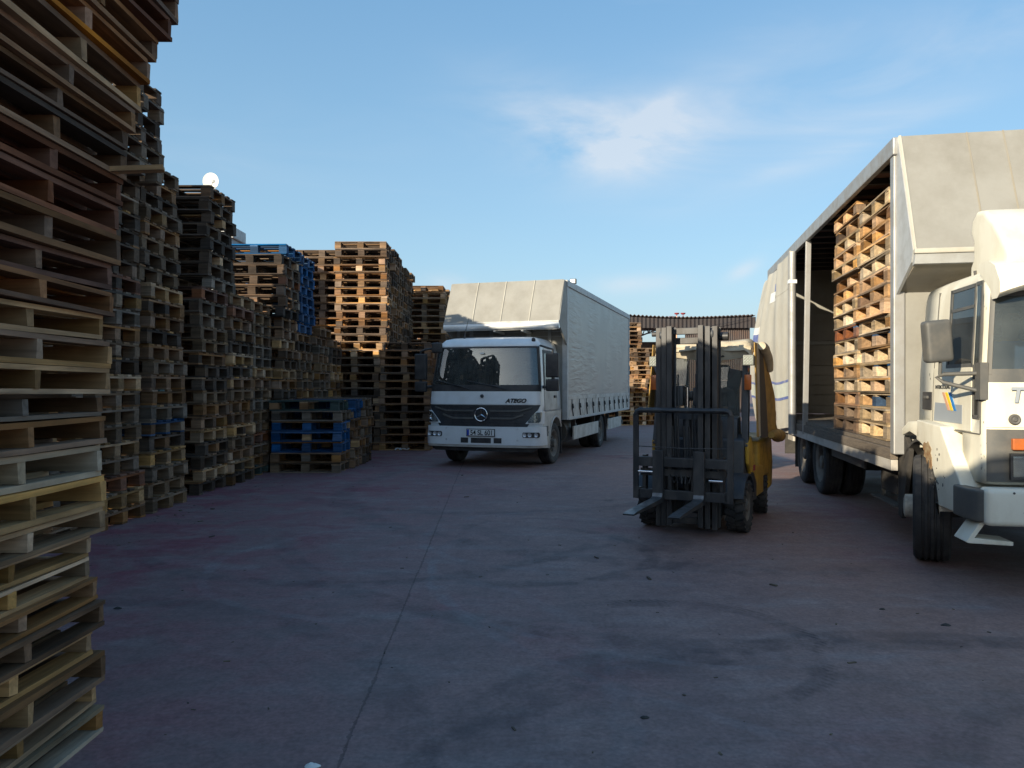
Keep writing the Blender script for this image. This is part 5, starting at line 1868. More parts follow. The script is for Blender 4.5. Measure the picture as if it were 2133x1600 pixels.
    for q in (0.235, 0.36, 0.62, 0.8):
        mb = MB()
        mb.tube([slope(q, t) + Vector((0, -0.003, 0.002)) for t in frange(0, 1, 6)], 0.007, 6)
        mb.build('fairing_seam', M_TARP_DIRTY, fo, smooth=50)
    for s in (-1, 1):
        mb = MB()
        mb.prism([(yl, zl), (Y0 - 0.06, ZT - 0.01), (Y0 - 0.022, ZT - 0.03), (Y0 - 0.022, 2.46), (yl + 0.05, zl - 0.10)], 'x', s * (HW - 0.035), s * (HW - 0.008))
        mb.build('fairing_cheek', M_BOXFRAME, fo)
        mb = MB()
        mb.tube([slope(0 if s < 0 else 1, t) for t in frange(0, 1, 6)], 0.016, 6)
        mb.build('fairing_piping', M_CURTAIN, fo, smooth=50)
    mb = MB()
    mb.box(-HW + 0.01, HW - 0.01, yl - 0.05, yl + 0.0, zl - 0.035, zl + 0.012)
    mb.build('fairing_bead', M_CURTAIN, fo, bevel=0.012)
    mb = MB()
    mb.prism([(yl - 0.03, zl - 0.037), (yl + 0.02, zl - 0.037), (yl + 0.06, zl - 0.13), (yl + 0.0, zl - 0.12)], 'x', -HW + 0.02, HW - 0.02)
    mb.build('fairing_lip', M_BOXFRAME, fo)
    mb = MB()
    mb.prism([(yl + 0.03, zl - 0.125), (yl + 0.03, zl - 0.095), (Y0 - 0.004, 2.52), (Y0 - 0.004, 2.48)], 'x', -HW + 0.037, HW - 0.037)
    mb.build('fairing_underside', M_TARP_DIRTY, fo)

    # curtain bunched towards the rear
    def cur(s, t, off=0.0):
        y = 7.32 + 3.05 * s
        ph = 2.2 * math.sin(2.6 * s + 0.8) + 0.9 * math.sin(2.3 * t + 5 * s)
        fold = (0.055 * math.sin(s * 19 + ph) + 0.022 * math.sin(s * 41 + 2.4 * ph + 1.5 * t)) * (0.45 + 0.75 * t ** 1.5) * min(1, 0.25 + s * 2.2)
        belly = 0.34 * s ** 1.2 * math.sin(math.pi * (0.12 + 0.72 * t)) * (1 - t) ** 0.45 + 0.08 * s * (1 - t)
        x = -HW - 0.045 - 0.5 * (fold + 0.06) - belly - off
        z = 0.84 + (3.86 - 0.84) * t - 0.10 * s * t + 0.025 * math.sin(s * 13 + 1) * (1 - t) - 0.03 * math.sin(math.pi * s) * t
        return Vector((x, y, z))
    c_ = MB()
    c_.grid(lambda s, t: cur(s, t), 110, 40, lambda s, t: cur(s, t) + Vector((0.012, 0, 0)))
    co = c_.build('curtain', M_CURTAIN, root, smooth=60)
    M_STRIPE = pm('faded_blue_stripe', (0.10, 0.14, 0.36), 0.6, var=0.15, dirt=(0.4, 0.38, 0.34), damt=0.3)
    M_BAND = pm('pale_green_band', (0.50, 0.53, 0.47), 0.6, var=0.06, dirt=(0.36, 0.34, 0.28), damt=0.25)

    def strip(t0, t1, s0, s1, mat, name):
        mb = MB()
        mb.grid(lambda s, t: cur(s0 + (s1 - s0) * s, t0 + (t1 - t0) * t, 0.004), 80, 3, lambda s, t: cur(s0 + (s1 - s0) * s, t0 + (t1 - t0) * t, 0.0))
        mb.build(name, mat, co, smooth=60)
    strip(0.262, 0.276, 0.0, 1.0, M_STRIPE, 'blue_stripe')
    strip(0.165, 0.180, 0.0, 1.0, M_STRIPE, 'blue_stripe')
    strip(0.181, 0.261, 0.0, 1.0, M_BAND, 'pale_band')
    strip(0.80, 0.815, 0.0, 0.42, M_CURTAIN, 'seam_strip')
    strip(0.855, 0.905, 0.42, 0.52, M_STRIPE, 'blue_patch')
    strip(0.79, 0.854, 0.46, 0.60, M_PLATE, 'white_patch')
    strip(0.56, 0.61, 0.80, 0.99, M_STRIPE, 'blue_patch')
    strip(0.61, 0.66, 0.78, 0.99, M_PLATE, 'white_patch')
    bk = MB()
    p = cur(0.36, 0.075, 0.02)
    bk.tube([p + Vector((0, -0.05, 0.07)), p + Vector((0, -0.05, -0.07)), p + Vector((0, 0.04, -0.07)), p + Vector((0, 0.04, 0.06))], 0.012, 6)
    bk.build('buckle', M_DARKGREY, co)
    mb = MB()
    mb.tube([(-HW - 0.07, 7.16, 0.78), (-HW - 0.07, 7.16, 3.80)], 0.062, 14)
    po = mb.build('curtain_pole', M_ALU, root, smooth=50)
    simple(po, 'pole_band', M_PLATE, -HW - 0.136, -HW - 0.005, 7.095, 7.225, 3.28, 3.34)
    mb = MB()
    mb.bar((-HW - 0.03, 7.30, 0.80), (-HW - 0.03, 7.30, 3.84), 0.09, 0.05, up=(0, 1, 0))
    mb.build('curtain_edge_rail', M_CURTAIN, root, bevel=0.006)
    mb = MB()
    mb.bar((-HW + 0.02, 6.50, 0.82), (-HW + 0.02, 6.22, 3.82), 0.07, 0.055, up=(0, 1, 0))
    mb.bar((-HW - 0.012, 6.50, 0.82), (-HW - 0.012, 6.22, 3.82), 0.025, 0.03, up=(0, 1, 0))
    mb.build('side_post', M_ALU, root, bevel=0.004)

    # cargo
    Mw = root.matrix_basis

    def load(u0, v0, n, desc, special, seed):
        rr = random.Random(seed)
        z = ZF + 0.002
        for i in range(n):
            tint = rr.choice(MIX_LOAD)
            pt = ('blue painted', 0.0)
            if i + 1 in special:
                tint, pt = special[i + 1]
            p = Mw @ Vector((v0 + rr.gauss(0, 0.016), u0 + rr.gauss(0, 0.014), z))
            zs = rr.uniform(0.97, 1.04)
            pallet('load', p, R(-10.8 + 90 + rr.gauss(0, 0.7)), tint, f'{tint} pallet on the lorry bed, {ordinal(i + 1)} from bottom of {desc}', zs=zs, parts_tint=pt, rr=rr, group='pallets loaded on the open lorry')
            z += FAM['load'].h * zs + 0.0015
    load(2.72, -0.80, 16, 'the front post column', {3: ('straw-coloured', ('blue painted', 0.1)), 5: ('straw-coloured', ('blue painted', 0.12)), 7: ('pale tan', ('blue painted', 0.12)), 10: ('honey-coloured', ('blue painted', 0.1)), 15: ('pale tan', ('blue painted', 0.2))}, 3)
    load(3.98, -0.80, 17, 'the inner column, shade-tinted below', {1: ('dark weathered', None), 2: ('grey-brown', None), 3: ('brown', None), 8: ('reddish brown', ('blue painted', 0.1))}, 4)  # lowest three tints darkened to put the cast shadow into the wood
    p = Mw @ Vector((-0.75, 5.5, ZF + 0.012))
    mb = MB()
    mb.box(-0.55, 0.55, -0.05, 0.05, 0, 0.022)
    o = mb.build('plank', WOOD, loc=p, rot=(0, 0, R(62)))
    o.color = (*TINT['honey-coloured'], 1)
    tag(o, 'loose plank lying on the bed of the open lorry', 'plank')
    p = Mw @ Vector((-0.56, 1.02, 1.36))
    seated_person('person', p, R(-10.8), 'passenger in a blue shirt behind the windscreen of the cream lorry', M_SHIRT_BLUE, M_TROUSER, M_SKIN, M_HAIR_GREY, ((-0.16, -0.33, 0.20), (0.16, -0.33, 0.20)))
    return root


loading_lorry()
# ================================================================ FORKLIFT
def forklift():
    root = empty('forklift', (2.03, 8.52, 0), R(-27))
    tag(root, 'yellow and black forklift with raised empty forks in front of the open lorry', 'forklift')
    M_MAST = pm('worn_mast_steel', (0.040, 0.041, 0.044), 0.48, metal=0.3, var=0.2, scale=5, dirt=(0.12, 0.11, 0.10), damt=0.4, dscale=9, stretch=(1, 1, 0.35))
    M_FRAME = pm('dark_machine_paint', (0.030, 0.036, 0.045), 0.45, var=0.2, dirt=(0.10, 0.095, 0.085), damt=0.35, dscale=8)
    M_YEL = pm('machine_yellow', (0.52, 0.30, 0.03), 0.5, var=0.10, dirt=(0.13, 0.09, 0.045), damt=0.42, dscale=5)
    M_FORK = pm('polished_fork_steel', (0.15, 0.16, 0.17), 0.36, metal=0.7, var=0.2, dirt=(0.10, 0.09, 0.085), damt=0.4, dscale=9)
    M_CLOTH = pm('mustard_canvas', (0.42, 0.26, 0.07), 0.85, var=0.15, dirt=(0.17, 0.12, 0.06), damt=0.4, dscale=6, bump=0.2, bscale=14)
    M_CLOTH_TAN = pm('dirty_cream_canvas', (0.50, 0.44, 0.33), 0.85, var=0.12, dirt=(0.26, 0.20, 0.13), damt=0.35, dscale=6, bump=0.2, bscale=14)
    M_CLOTH_DK = pm('dark_brown_canvas', (0.075, 0.065, 0.055), 0.8, var=0.2, bump=0.2, bscale=14)
    M_LAMP = pm('greenish_lamp_glass', (0.13, 0.16, 0.14), 0.3, var=0.25, scale=30)
    M_DIODE = pm('led_dot', (0.30, 0.31, 0.29), 0.3, var=0.2, scale=30)
    M_FILM = glass_mat('clear_plastic_film', (0.80, 0.79, 0.75), 1.45, 0.16)
    # masts: three nested rails each side
    for s in (-1, 1):
        for k, (x, y0, y1, zt) in enumerate(((0.300, -0.40, -0.24, 2.20), (0.232, -0.43, -0.27, 2.20), (0.166, -0.46, -0.30, 2.21))):
            m = MB()
            m.box(s * x - 0.010, s * x + 0.010, y0, y1, 0.07 + 0.012 * k, zt)
            m.box(s * x - 0.028, s * x + 0.028, y0 - 0.012, y0 + 0.004, 0.07 + 0.012 * k, zt)
            m.box(s * x - 0.028, s * x + 0.028, y1 - 0.004, y1 + 0.012, 0.07 + 0.012 * k, zt)
            m.build('mast_rail', M_MAST, root, bevel=0.004)
        for x, z in ((0.266, 2.12), (0.199, 2.14)):
            m = MB()
            m.lathe([(0.001, -0.022), (0.060, -0.022), (0.066, -0.010), (0.066, 0.010), (0.060, 0.022), (0.001, 0.022)], (s * x, -0.36, z), 'x', 20)
            m.build('chain_roller', M_FRAME, root, smooth=40)
        m = MB()
        m.tube([(s * 0.118, -0.40, 0.55), (s * 0.118, -0.40, 2.02)], 0.012, 8)
        m.tube([(s * 0.095, -0.37, 0.60), (s * 0.095, -0.37, 1.70)], 0.008, 8)
        m.build('lift_chain', M_FRAME, root)
        m = MB()
        m.tube([(s * 0.300, -0.17, 0.16), (s * 0.300, -0.17, 1.20)], 0.03, 10)
        m.tube([(s * 0.300, -0.17, 1.20), (s * 0.300, -0.17, 2.02)], 0.016, 10)
        m.build('side_cylinder', M_FRAME, root, smooth=50)
    for z, y in ((2.16, -0.34), (2.06, -0.26), (1.45, -0.26), (0.14, -0.33)):
        simple(root, 'mast_crossbar', M_MAST, -0.30, 0.30, y - 0.025, y + 0.025, z - 0.035, z + 0.035, bevel=0.006)
    for x, y, z, r in ((-0.36, -0.30, 2.14, 0.028), (0.37, -0.25, 2.10, 0.045)):
        MB().tube([(x - 0.04, y, z), (x + 0.04, y, z)], r, 10).build('mast_pin', M_MAST, root, smooth=40)
    m = MB()
    m.tube([(0.0, -0.36, 0.30), (0.0, -0.36, 1.25)], 0.045, 14)
    m.box(-0.13, 0.13, -0.42, -0.30, 1.22, 1.34)
    lc = m.build('lift_cylinder', M_FRAME, root, smooth=40)
    m = MB()
    m.tube([(0.0, -0.36, 1.12), (0.0, -0.36, 1.56)], 0.022, 14)
    m.build('piston_rod', M_CHROME, lc, smooth=50)
    for x in (-0.09, 0.07):
        m = MB()
        m.tube([(x, -0.42, 0.40), (x, -0.42, 1.30)], 0.010, 8)
        m.build('guide_rod', M_MAST, lc)
    m = MB()
    m.box(-0.17, -0.05, -0.34, -0.22, 1.36, 1.58)
    m.box(0.05, 0.15, -0.34, -0.22, 1.36, 1.56)
    m.box(-0.05, 0.05, -0.33, -0.24, 1.44, 1.52)
    m.build('chain_anchor', M_FRAME, root, bevel=0.02, smooth=50)
    # hoses
    for k in range(5):
        x = -0.14 + 0.06 * k
        m = MB()
        pts = [Vector((x, -0.44, 1.15)), Vector((x + 0.02, -0.46, 0.85)), Vector((x - 0.01, -0.52, 0.66)), Vector((x + 0.05 - 0.02 * k, -0.55, 0.56)), Vector((x + 0.09 - 0.04 * k, -0.50, 0.62)), Vector((x + 0.06, -0.46, 0.70))]
        m.tube(pts, 0.011, 6)
        m.build('hose', M_BLACK, root, smooth=60)
    # carriage
    CY = -0.58
    for z, h in ((0.775, 0.10), (0.435, 0.10)):
        m = MB()
        m.box(-0.47, 0.47, CY - 0.02, CY + 0.045, z - h / 2, z + h / 2)
        m.build('carriage_bar', M_MAST, root, bevel=0.008)
    simple(root, 'carriage_bar', M_MAST, -0.46, 0.44, CY + 0.05, CY + 0.09, 0.62, 0.70, bevel=0.006)
    for x in (-0.42, 0.40, 0.10, -0.14):
        simple(root, 'carriage_plate', M_MAST, x - 0.018, x + 0.018, CY + 0.046, CY + 0.14, 0.38, 0.84)
    for x0, x1, z in ((-0.47, -0.28, 0.665), (0.28, 0.42, 0.60)):
        m = MB()
        m.tube([(x0, CY - 0.0, z), (x1, CY - 0.0, z)], 0.016, 10)
        m.build('shift_rod', M_CHROME, root, smooth=50)
    m = MB()
    n = 6
    m.bar((-0.495, CY, 0.38), (-0.495, CY, 1.28), 0.055, 0.03, up=(0, 1, 0))
    m.bar((0.495, CY, 0.38), (0.495, CY, 1.28), 0.055, 0.03, up=(0, 1, 0))
    m.tube([(-0.495, CY, 1.27), (-0.483, CY, 1.305), (-0.45, CY, 1.318), (0.45, CY, 1.318), (0.483, CY, 1.305), (0.495, CY, 1.27)], 0.028, 8)
    lb = m.build('load_backrest', M_MAST, root, smooth=45)
    m = MB()
    m.tube([(-0.495, CY, 0.935), (0.0, CY - 0.004, 0.925), (0.495, CY, 0.935)], 0.006, 6)
    m.build('backrest_wire', M_MAST, lb)
    for x in (-0.47, 0.47):
        simple(lb, 'backrest_foot', M_MAST, x - 0.03, x + 0.03, CY - 0.02, CY + 0.05, 0.385, 0.50)
    # forks
    for x in (-0.24, 0.19):
        m = MB()
        prof = [(CY - 0.07, 0.90), (CY - 0.025, 0.90), (CY - 0.025, 0.355), (CY - 1.02, 0.362), (CY - 1.03, 0.374), (CY - 0.9, 0.385), (CY - 0.13, 0.402), (CY - 0.085, 0.42), (CY - 0.07, 0.46)]
        m.prism(prof, 'x', x - 0.056, x + 0.056)
        fk = m.build('fork', M_MAST, root, bevel=0.004)
        m = MB()
        m.prism([(CY - 0.0705, 0.455), (CY - 0.0855, 0.4185), (CY - 0.13, 0.4035), (CY - 0.9, 0.3865), (CY - 1.03, 0.3755), (CY - 1.03, 0.3765), (CY - 0.9, 0.3885), (CY - 0.13, 0.4055), (CY - 0.0875, 0.420), (CY - 0.0725, 0.455)], 'x', x - 0.053, x + 0.053)
        m.build('worn_face', M_FORK, fk)
    # wheels
    ty = tyre_mesh(0.275, 0.205, 0.15, M_RUBBER, lugs=20)
    dR, dL = disc_mesh(0.15, 0.205, 1, M_RIM, hub=0.06, deep=0.05, nuts=6), disc_mesh(0.15, 0.205, -1, M_RIM, hub=0.06, deep=0.05, nuts=6)
    add_wheel(root, (0.475, 0, 0.283), 0, dR, ty)
    add_wheel(root, (-0.475, 0, 0.283), 0, dL, ty)
    t2 = tyre_mesh(0.23, 0.16, 0.12, M_RUBBER, lugs=18)
    r2, l2 = disc_mesh(0.12, 0.16, 1, M_RIM, hub=0.05, deep=0.04, nuts=5), disc_mesh(0.12, 0.16, -1, M_RIM, hub=0.05, deep=0.04, nuts=5)
    add_wheel(root, (0.46, 1.42, 0.237), R(6), r2, t2)
    add_wheel(root, (-0.46, 1.42, 0.237), R(6), l2, t2)
    # body
    simple(root, 'front_axle', M_FRAME, -0.38, 0.38, -0.10, 0.10, 0.18, 0.40, bevel=0.02)
    m = MB()
    m.prism([(0.10, 0.42), (0.14, 0.98), (0.26, 1.05), (0.34, 0.62), (0.95, 0.58), (0.95, 0.30), (0.30, 0.22)], 'x', -0.50, 0.50)
    m.build('cowl', M_FRAME, root, bevel=0.02, smooth=50)
    for s in (-1, 1):
        m = MB()
        arc = [(0.34 * math.cos(R(a)), 0.283 + 0.33 * math.sin(R(a))) for a in range(20, 161, 14)]
        k_ = len(arc) - 1
        m.grid(lambda q, t: Vector((s * (0.37 + 0.21 * t), arc[int(round(q * k_))][0], arc[int(round(q * k_))][1])), k_, 1,
               lambda q, t: Vector((s * (0.37 + 0.21 * t), arc[int(round(q * k_))][0] * 1.07, 0.283 + (arc[int(round(q * k_))][1] - 0.283) * 1.07)))
        m.build('wheel_fender', M_FRAME, root, smooth=50)
        m = MB()
        m.prism([(0.36, 0.30), (0.30, 0.62), (0.18, 0.72), (0.16, 0.95), (0.34, 1.02), (0.60, 0.66), (1.15, 0.62), (1.15, 0.30)], 'x', s * 0.505, s * 0.545)
        m.build('side_panel', M_YEL, root, bevel=0.012, smooth=50)
        m = MB()
        m.prism([(0.30, 0.62), (0.36, 0.30), (0.62, 0.28), (0.62, 0.46), (0.44, 0.60)], 'x', s * 0.546, s * 0.552)
        m.build('step_well', M_BLACK, root)
        simple(root, 'reflector', M_ORANGE if s < 0 else M_SHIRT_RED, min(s * 0.546, s * 0.553), max(s * 0.546, s * 0.553), 0.44, 0.54, 0.62, 0.68)
    m = MB()
    m.prism([(0.95, 0.30), (0.95, 0.92), (1.70, 0.98), (1.92, 0.90), (2.02, 0.60), (1.96, 0.28), (1.72, 0.26), (1.70, 0.46), (1.14, 0.46), (1.12, 0.28)], 'x', -0.53, 0.53)
    m.build('counterweight', M_YEL, root, bevel=0.05, seg=3, smooth=50)
    seat(root, 0.0, 1.05, 1.02, 0.46)
    steering_wheel(root, 0.0, 0.55, 1.28, 0.17)
    m = MB()
    m.prism([(0.16, 0.98), (0.20, 1.22), (0.40, 1.24), (0.42, 1.02)], 'x', -0.42, 0.42)
    m.build('instrument_panel', M_FRAME, root, bevel=0.02, smooth=50)
    # overhead guard
    for s in (-1, 1):
        m = MB()
        m.bar((s * 0.50, 0.20, 0.90), (s * 0.475, 0.42, 2.03), 0.075, 0.09, up=(0, 1, 0))
        m.build('front_pillar', M_FRAME, root, bevel=0.01)
        m = MB()
        m.bar((s * 0.50, 1.62, 0.95), (s * 0.475, 1.45, 2.03), 0.06, 0.07, up=(0, 1, 0))
        m.build('rear_pillar', M_FRAME, root, bevel=0.01)
        simple(root, 'guard_rail', M_FRAME, s * 0.475 - 0.035, s * 0.475 + 0.035, 0.38, 1.50, 2.01, 2.07, bevel=0.01)
    for k in range(7):
        y = 0.42 + k * 0.17
        simple(root, 'guard_bar', M_FRAME, -0.44, 0.44, y - 0.02, y + 0.02, 2.015, 2.06)
    # canvas over the guard
    def roofc(s, t):
        x = -0.56 + 1.12 * s
        y = 0.30 + 1.25 * t
        e = max(0.0, abs(x) - 0.50)
        f = max(0.0, 0.36 - y)
        return Vector((x, y, 2.095 + 0.012 * math.sin(9 * x + 5 * y) - 2.2 * e - 1.5 * f - 0.015 * math.sin(7 * y)))
    m = MB()
    m.grid(roofc, 26, 20, lambda s, t: roofc(s, t) - Vector((0, 0, 0.012)))
    cv = m.build('canvas_roof', M_CLOTH_TAN, root, smooth=60)
    def val(s, t):
        x = -0.54 + 1.08 * s
        return Vector((x, 0.30 - 0.02 * math.sin(11 * x) + 0.05 * t, 2.02 - (0.13 + 0.03 * math.sin(5 * x + 1)) * t))
    m = MB()
    m.grid(val, 24, 4, lambda s, t: val(s, t) + Vector((0, 0.012, 0)))
    m.build('canvas_valance', M_CLOTH_TAN, cv, smooth=60)
    m = MB()
    m.grid(lambda s, t: Vector((-0.43 + 0.86 * s, 0.265 + 0.115 * t, 1.22 + 0.70 * t + 0.01 * math.sin(8 * s))), 8, 8, lambda s, t: Vector((-0.43 + 0.86 * s, 0.271 + 0.115 * t, 1.22 + 0.70 * t + 0.01 * math.sin(8 * s))))
    m.build('film_windscreen', M_FILM, root, smooth=60)
    # wind of the driver's screen corner panel
    # side canvas, image right: mustard edge, plastic window, dark band, mustard rear with a roll along the bottom
    def sidec(y, z, off=0.0, s=1):
        b = 0.02 + 0.045 * math.sin(5.5 * y) ** 2 * (2.1 - z) + 0.03 * max(0, y - 0.8)
        return Vector((s * (0.56 + b + off), y, z))
    def cloth(poly, mat, name, off=0.0, s=1, nu=10, nv=14):
        (a, b, c, d) = poly
        def fn(q, t):
            y = (a[0] * (1 - q) + b[0] * q) * (1 - t) + (d[0] * (1 - q) + c[0] * q) * t
            z = (a[1] * (1 - q) + b[1] * q) * (1 - t) + (d[1] * (1 - q) + c[1] * q) * t
            return sidec(y, z, off, s)
        m = MB()
        m.grid(fn, nu, nv, lambda q, t: fn(q, t) - Vector((s * 0.010, 0, 0)))
        m.build(name, mat, cv, smooth=60)
    cloth(((0.24, 1.02), (0.38, 1.0), (0.46, 2.06), (0.32, 2.06)), M_CLOTH, 'canvas_edge')
    cloth(((0.38, 1.0), (0.66, 1.0), (0.62, 2.06), (0.46, 2.06)), M_CLOTH_TAN, 'canvas_side', 0.002)
    cloth(((0.66, 0.98), (0.95, 0.98), (0.80, 2.06), (0.62, 2.06)), M_CLOTH_DK, 'canvas_band', 0.006)
    cloth(((0.95, 0.97), (1.78, 1.02), (1.02, 2.02), (0.80, 2.06)), M_CLOTH, 'canvas_rear', 0.004)
    cloth(((0.24, 1.30), (0.40, 1.28), (0.46, 2.06), (0.32, 2.06)), M_CLOTH, 'canvas_edge', 0, -1)
    cloth(((0.40, 1.28), (1.40, 1.2), (1.20, 2.06), (0.46, 2.06)), M_CLOTH_TAN, 'canvas_side', 0.002, -1)
    m = MB()
    pts = [Vector((0.62, 0.55 + 0.1 * k, 2.03 - 0.012 * k * k * 0.6 + 0.006 * math.sin(3 * k))) for k in range(7)]
    m.tube(pts, [0.045, 0.055, 0.06, 0.055, 0.062, 0.055, 0.04], 12)
    m.build('rolled_canvas', M_CLOTH_TAN, cv, smooth=60)
    m = MB()
    pts = [Vector((0.665 + 0.01 * math.sin(k), 0.95 + 0.115 * k, 1.0 - 0.008 * k)) for k in range(8)]
    m.tube(pts, [0.04, 0.055, 0.06, 0.07, 0.075, 0.085, 0.08, 0.05], 12)
    m.build('rolled_canvas', M_CLOTH, cv, smooth=60)
    # lamps
    for s in (-1, 1):
        x = s * 0.53
        wl_ = simple(root, 'work_lamp', M_DARKGREY, x - 0.062, x + 0.062, 0.21, 0.27, 1.80, 1.92, bevel=0.01)
        lg = simple(wl_, 'lamp_glass', M_LAMP, x - 0.052, x + 0.052, 0.202, 0.212, 1.81, 1.91)
        for q in range(9):
            m = MB()
            m.lathe([(0.012, -0.006), (0.008, 0.0), (0.001, 0.002)], (x - 0.032 + 0.032 * (q % 3), 0.20, 1.828 + 0.032 * (q // 3)), 'y', 10)
            m.build('diode', M_DIODE, wl_, smooth=40)
        m = MB()
        m.box(x - 0.035, x + 0.035, 0.17, 0.23, 1.53, 1.70)
        m.build('indicator', M_ORANGE, root, bevel=0.012, smooth=50)
        m = MB()
        m.tube([(x, 0.24, 1.80), (x * 0.98, 0.27, 1.74), (x * 0.95, 0.30, 1.70)], 0.014, 6)
        m.build('lamp_bracket', M_CHROME, root)
    m = MB()
    m.box(-0.07, 0.07, -0.01, 0.01, -0.10, 0.10)
    m.build('mirror', M_BLACK, root, bevel=0.008, loc=(0.36, 0.36, 1.66), rot=(0, R(12), R(10)))
    m = MB()
    m.prism([(0.0, 1.95), (0.22, 1.98), (0.26, 1.90), (0.05, 1.87)], 'y', 0.32, 0.40)
    m.build('fan_housing', M_BLACK, root, bevel=0.02, smooth=50)
    p = root.matrix_basis @ Vector((0.0, 1.05, 0.96))
    seated_person('person', p, R(-27), 'forklift driver in a slate blue jacket seated behind the mast', M_SHIRT_NAVY, M_TROUSER, M_SKIN, M_HAIR_DARK, ((-0.15, -0.44, 0.36), (0.15, -0.44, 0.36)), lean=0.03)
    return root


forklift()
# ================================================================ BACKGROUND
def shed():
    root = empty('open_shed', (10.2, 46.0, 0))
    tag(root, 'dark open-fronted shed with corrugated roof at the far end of the yard', 'shed')
    M_SHEET = pm('rusty_dark_sheet', (0.055, 0.045, 0.045), 0.7, var=0.25, scale=1.0, dirt=(0.10, 0.06, 0.045), damt=0.4, dscale=1.5)
    M_ROOF_SHADE = pm('roof_shade_sheet', (0.022, 0.019, 0.022), 0.75, var=0.3, scale=1.0, dirt=(0.05, 0.035, 0.03), damt=0.3, dscale=1.5)
    M_WALL = pm('grey_brown_wall', (0.15, 0.125, 0.11), 0.9, var=0.15, scale=0.8)
    x0, x1 = -9.0, 4.35
    zf, zb, yf, yb = 5.85, 5.75, 0.0, 9.5
    m = MB()
    n = 110

    def rf(s, t):
        z = zf + (zb - zf) * t + 0.05 * math.sin(s * n * math.pi) + 0.10 * math.sin(s * 7.0) - 0.12 * abs(s - 0.45)
        return Vector((x0 + (x1 - x0) * s, yf + (yb - yf) * t, z))
    m.grid(rf, n * 2, 4, lambda s, t: rf(s, t) - Vector((0, 0, 0.03)))
    ro = m.build('roof', M_SHEET, root)
    for k in range(8):
        x = x0 + 0.4 + k * 1.8
        tr = MB()
        tr.bar((x, 0.05, 5.50), (x, 9.3, 5.50), 0.10, 0.16)
        tr.bar((x, 0.05, 5.02), (x, 9.3, 5.02), 0.06, 0.08)
        for q in range(8):
            tr.bar((x, 0.1 + q * 1.15, 5.02 if q % 2 else 5.50), (x, 0.1 + (q + 1) * 1.15, 5.50 if q % 2 else 5.02), 0.05, 0.05)
        tr.build('roof_truss', M_SHEET, root)
    fb = MB()  # dark sheet added in place of the shade under the roof

    def shade_strip(s, t):
        return Vector((x0 + (x1 - x0) * s, -0.06 + 0.03 * math.sin(s * n * math.pi), 5.06 + (5.72 + 0.10 * math.sin(s * 7.0) - 0.12 * abs(s - 0.45) - 5.06) * t))
    fb.grid(shade_strip, n * 2, 1, lambda s, t: shade_strip(s, t) + Vector((0, 0.02, 0)))
    fb.build('roof_shade_strip', M_ROOF_SHADE, root)
    # sheeted front strip and end wall
    m = MB()

    def wl_(s, t):
        x = 0.2 + (x1 - 0.25 - 0.2) * s
        return Vector((x, 0.25 + 0.03 * math.sin(s * 60 * math.pi), 5.45 * t))
    m.grid(wl_, 240, 1, lambda s, t: wl_(s, t) + Vector((0, 0.02, 0)))
    m.build('end_cladding', M_SHEET, root)
    for x in (x0 + 0.3, -5.8, -2.6):
        simple(root, 'post', M_SHEET, x - 0.09, x + 0.09, 0.1, 0.28, 0, 5.0)
    simple(root, 'back_wall', M_WALL, x0, x1, 9.0, 9.2, 0, 4.75)
    return root


shed()


def site_office():
    root = empty('site_office', (-7.1, 17.3, 0))
    tag(root, 'pale grey metal cabin showing above the stacks behind the dark-topped pile', 'building')
    M_P = pm('pale_grey_sheet', (0.36, 0.38, 0.40), 0.5, var=0.08, dirt=(0.2, 0.2, 0.2), damt=0.2)
    m = MB()
    m.box(-1.2, 0.80, 0, 0.7, 0, 4.9)
    m.build('wall', M_P, root)
    m = MB()
    m.box(-1.28, 0.86, -0.07, 0.76, 4.9, 5.16)
    m.build('roof', M_BOXFRAME, root, bevel=0.02)
    for k in range(5):
        simple(root, 'wall_rib', M_P, -1.1 + k * 0.4, -1.06 + k * 0.4, -0.03, -0.002, 0, 4.88)
    return root


site_office()
# satellite dish
d = empty('satellite_dish', (-6.98, 17.62, 5.16))
tag(d, 'white satellite dish against the sky above the dark-topped pile', 'satellite dish')
M_DISH = pm('dish_white', (0.80, 0.78, 0.68), 0.5, var=0.04)
m = MB()
prof = [(0.001, 0.0)] + [(0.035 * k, 0.35 * (0.035 * k) ** 2) for k in range(1, 7)]
back = [(r, h - 0.012) for r, h in reversed(prof)]
m.lathe(prof + back, axis='z', n=28)
dr_ = m.build('reflector', M_DISH, d, smooth=50, loc=(0.08, 0, 1.10), rot=(R(72), 0, R(14)))
dr_.scale = (0.82, 1.08, 1)
m = MB()
m.tube([(0.08, 0.05, 1.10), (0.08, 0.14, 0.98), (0.08, 0.14, 0.0)], 0.02, 8)
m.build('mast', M_BOXFRAME, d)
m = MB()
m.tube([(0.08, -0.02, 0.94), (0.22, -0.22, 1.04)], 0.008, 6)
m.box(0.20, 0.25, -0.26, -0.20, 1.02, 1.08)
m.build('feed_arm', M_BOXFRAME, d)

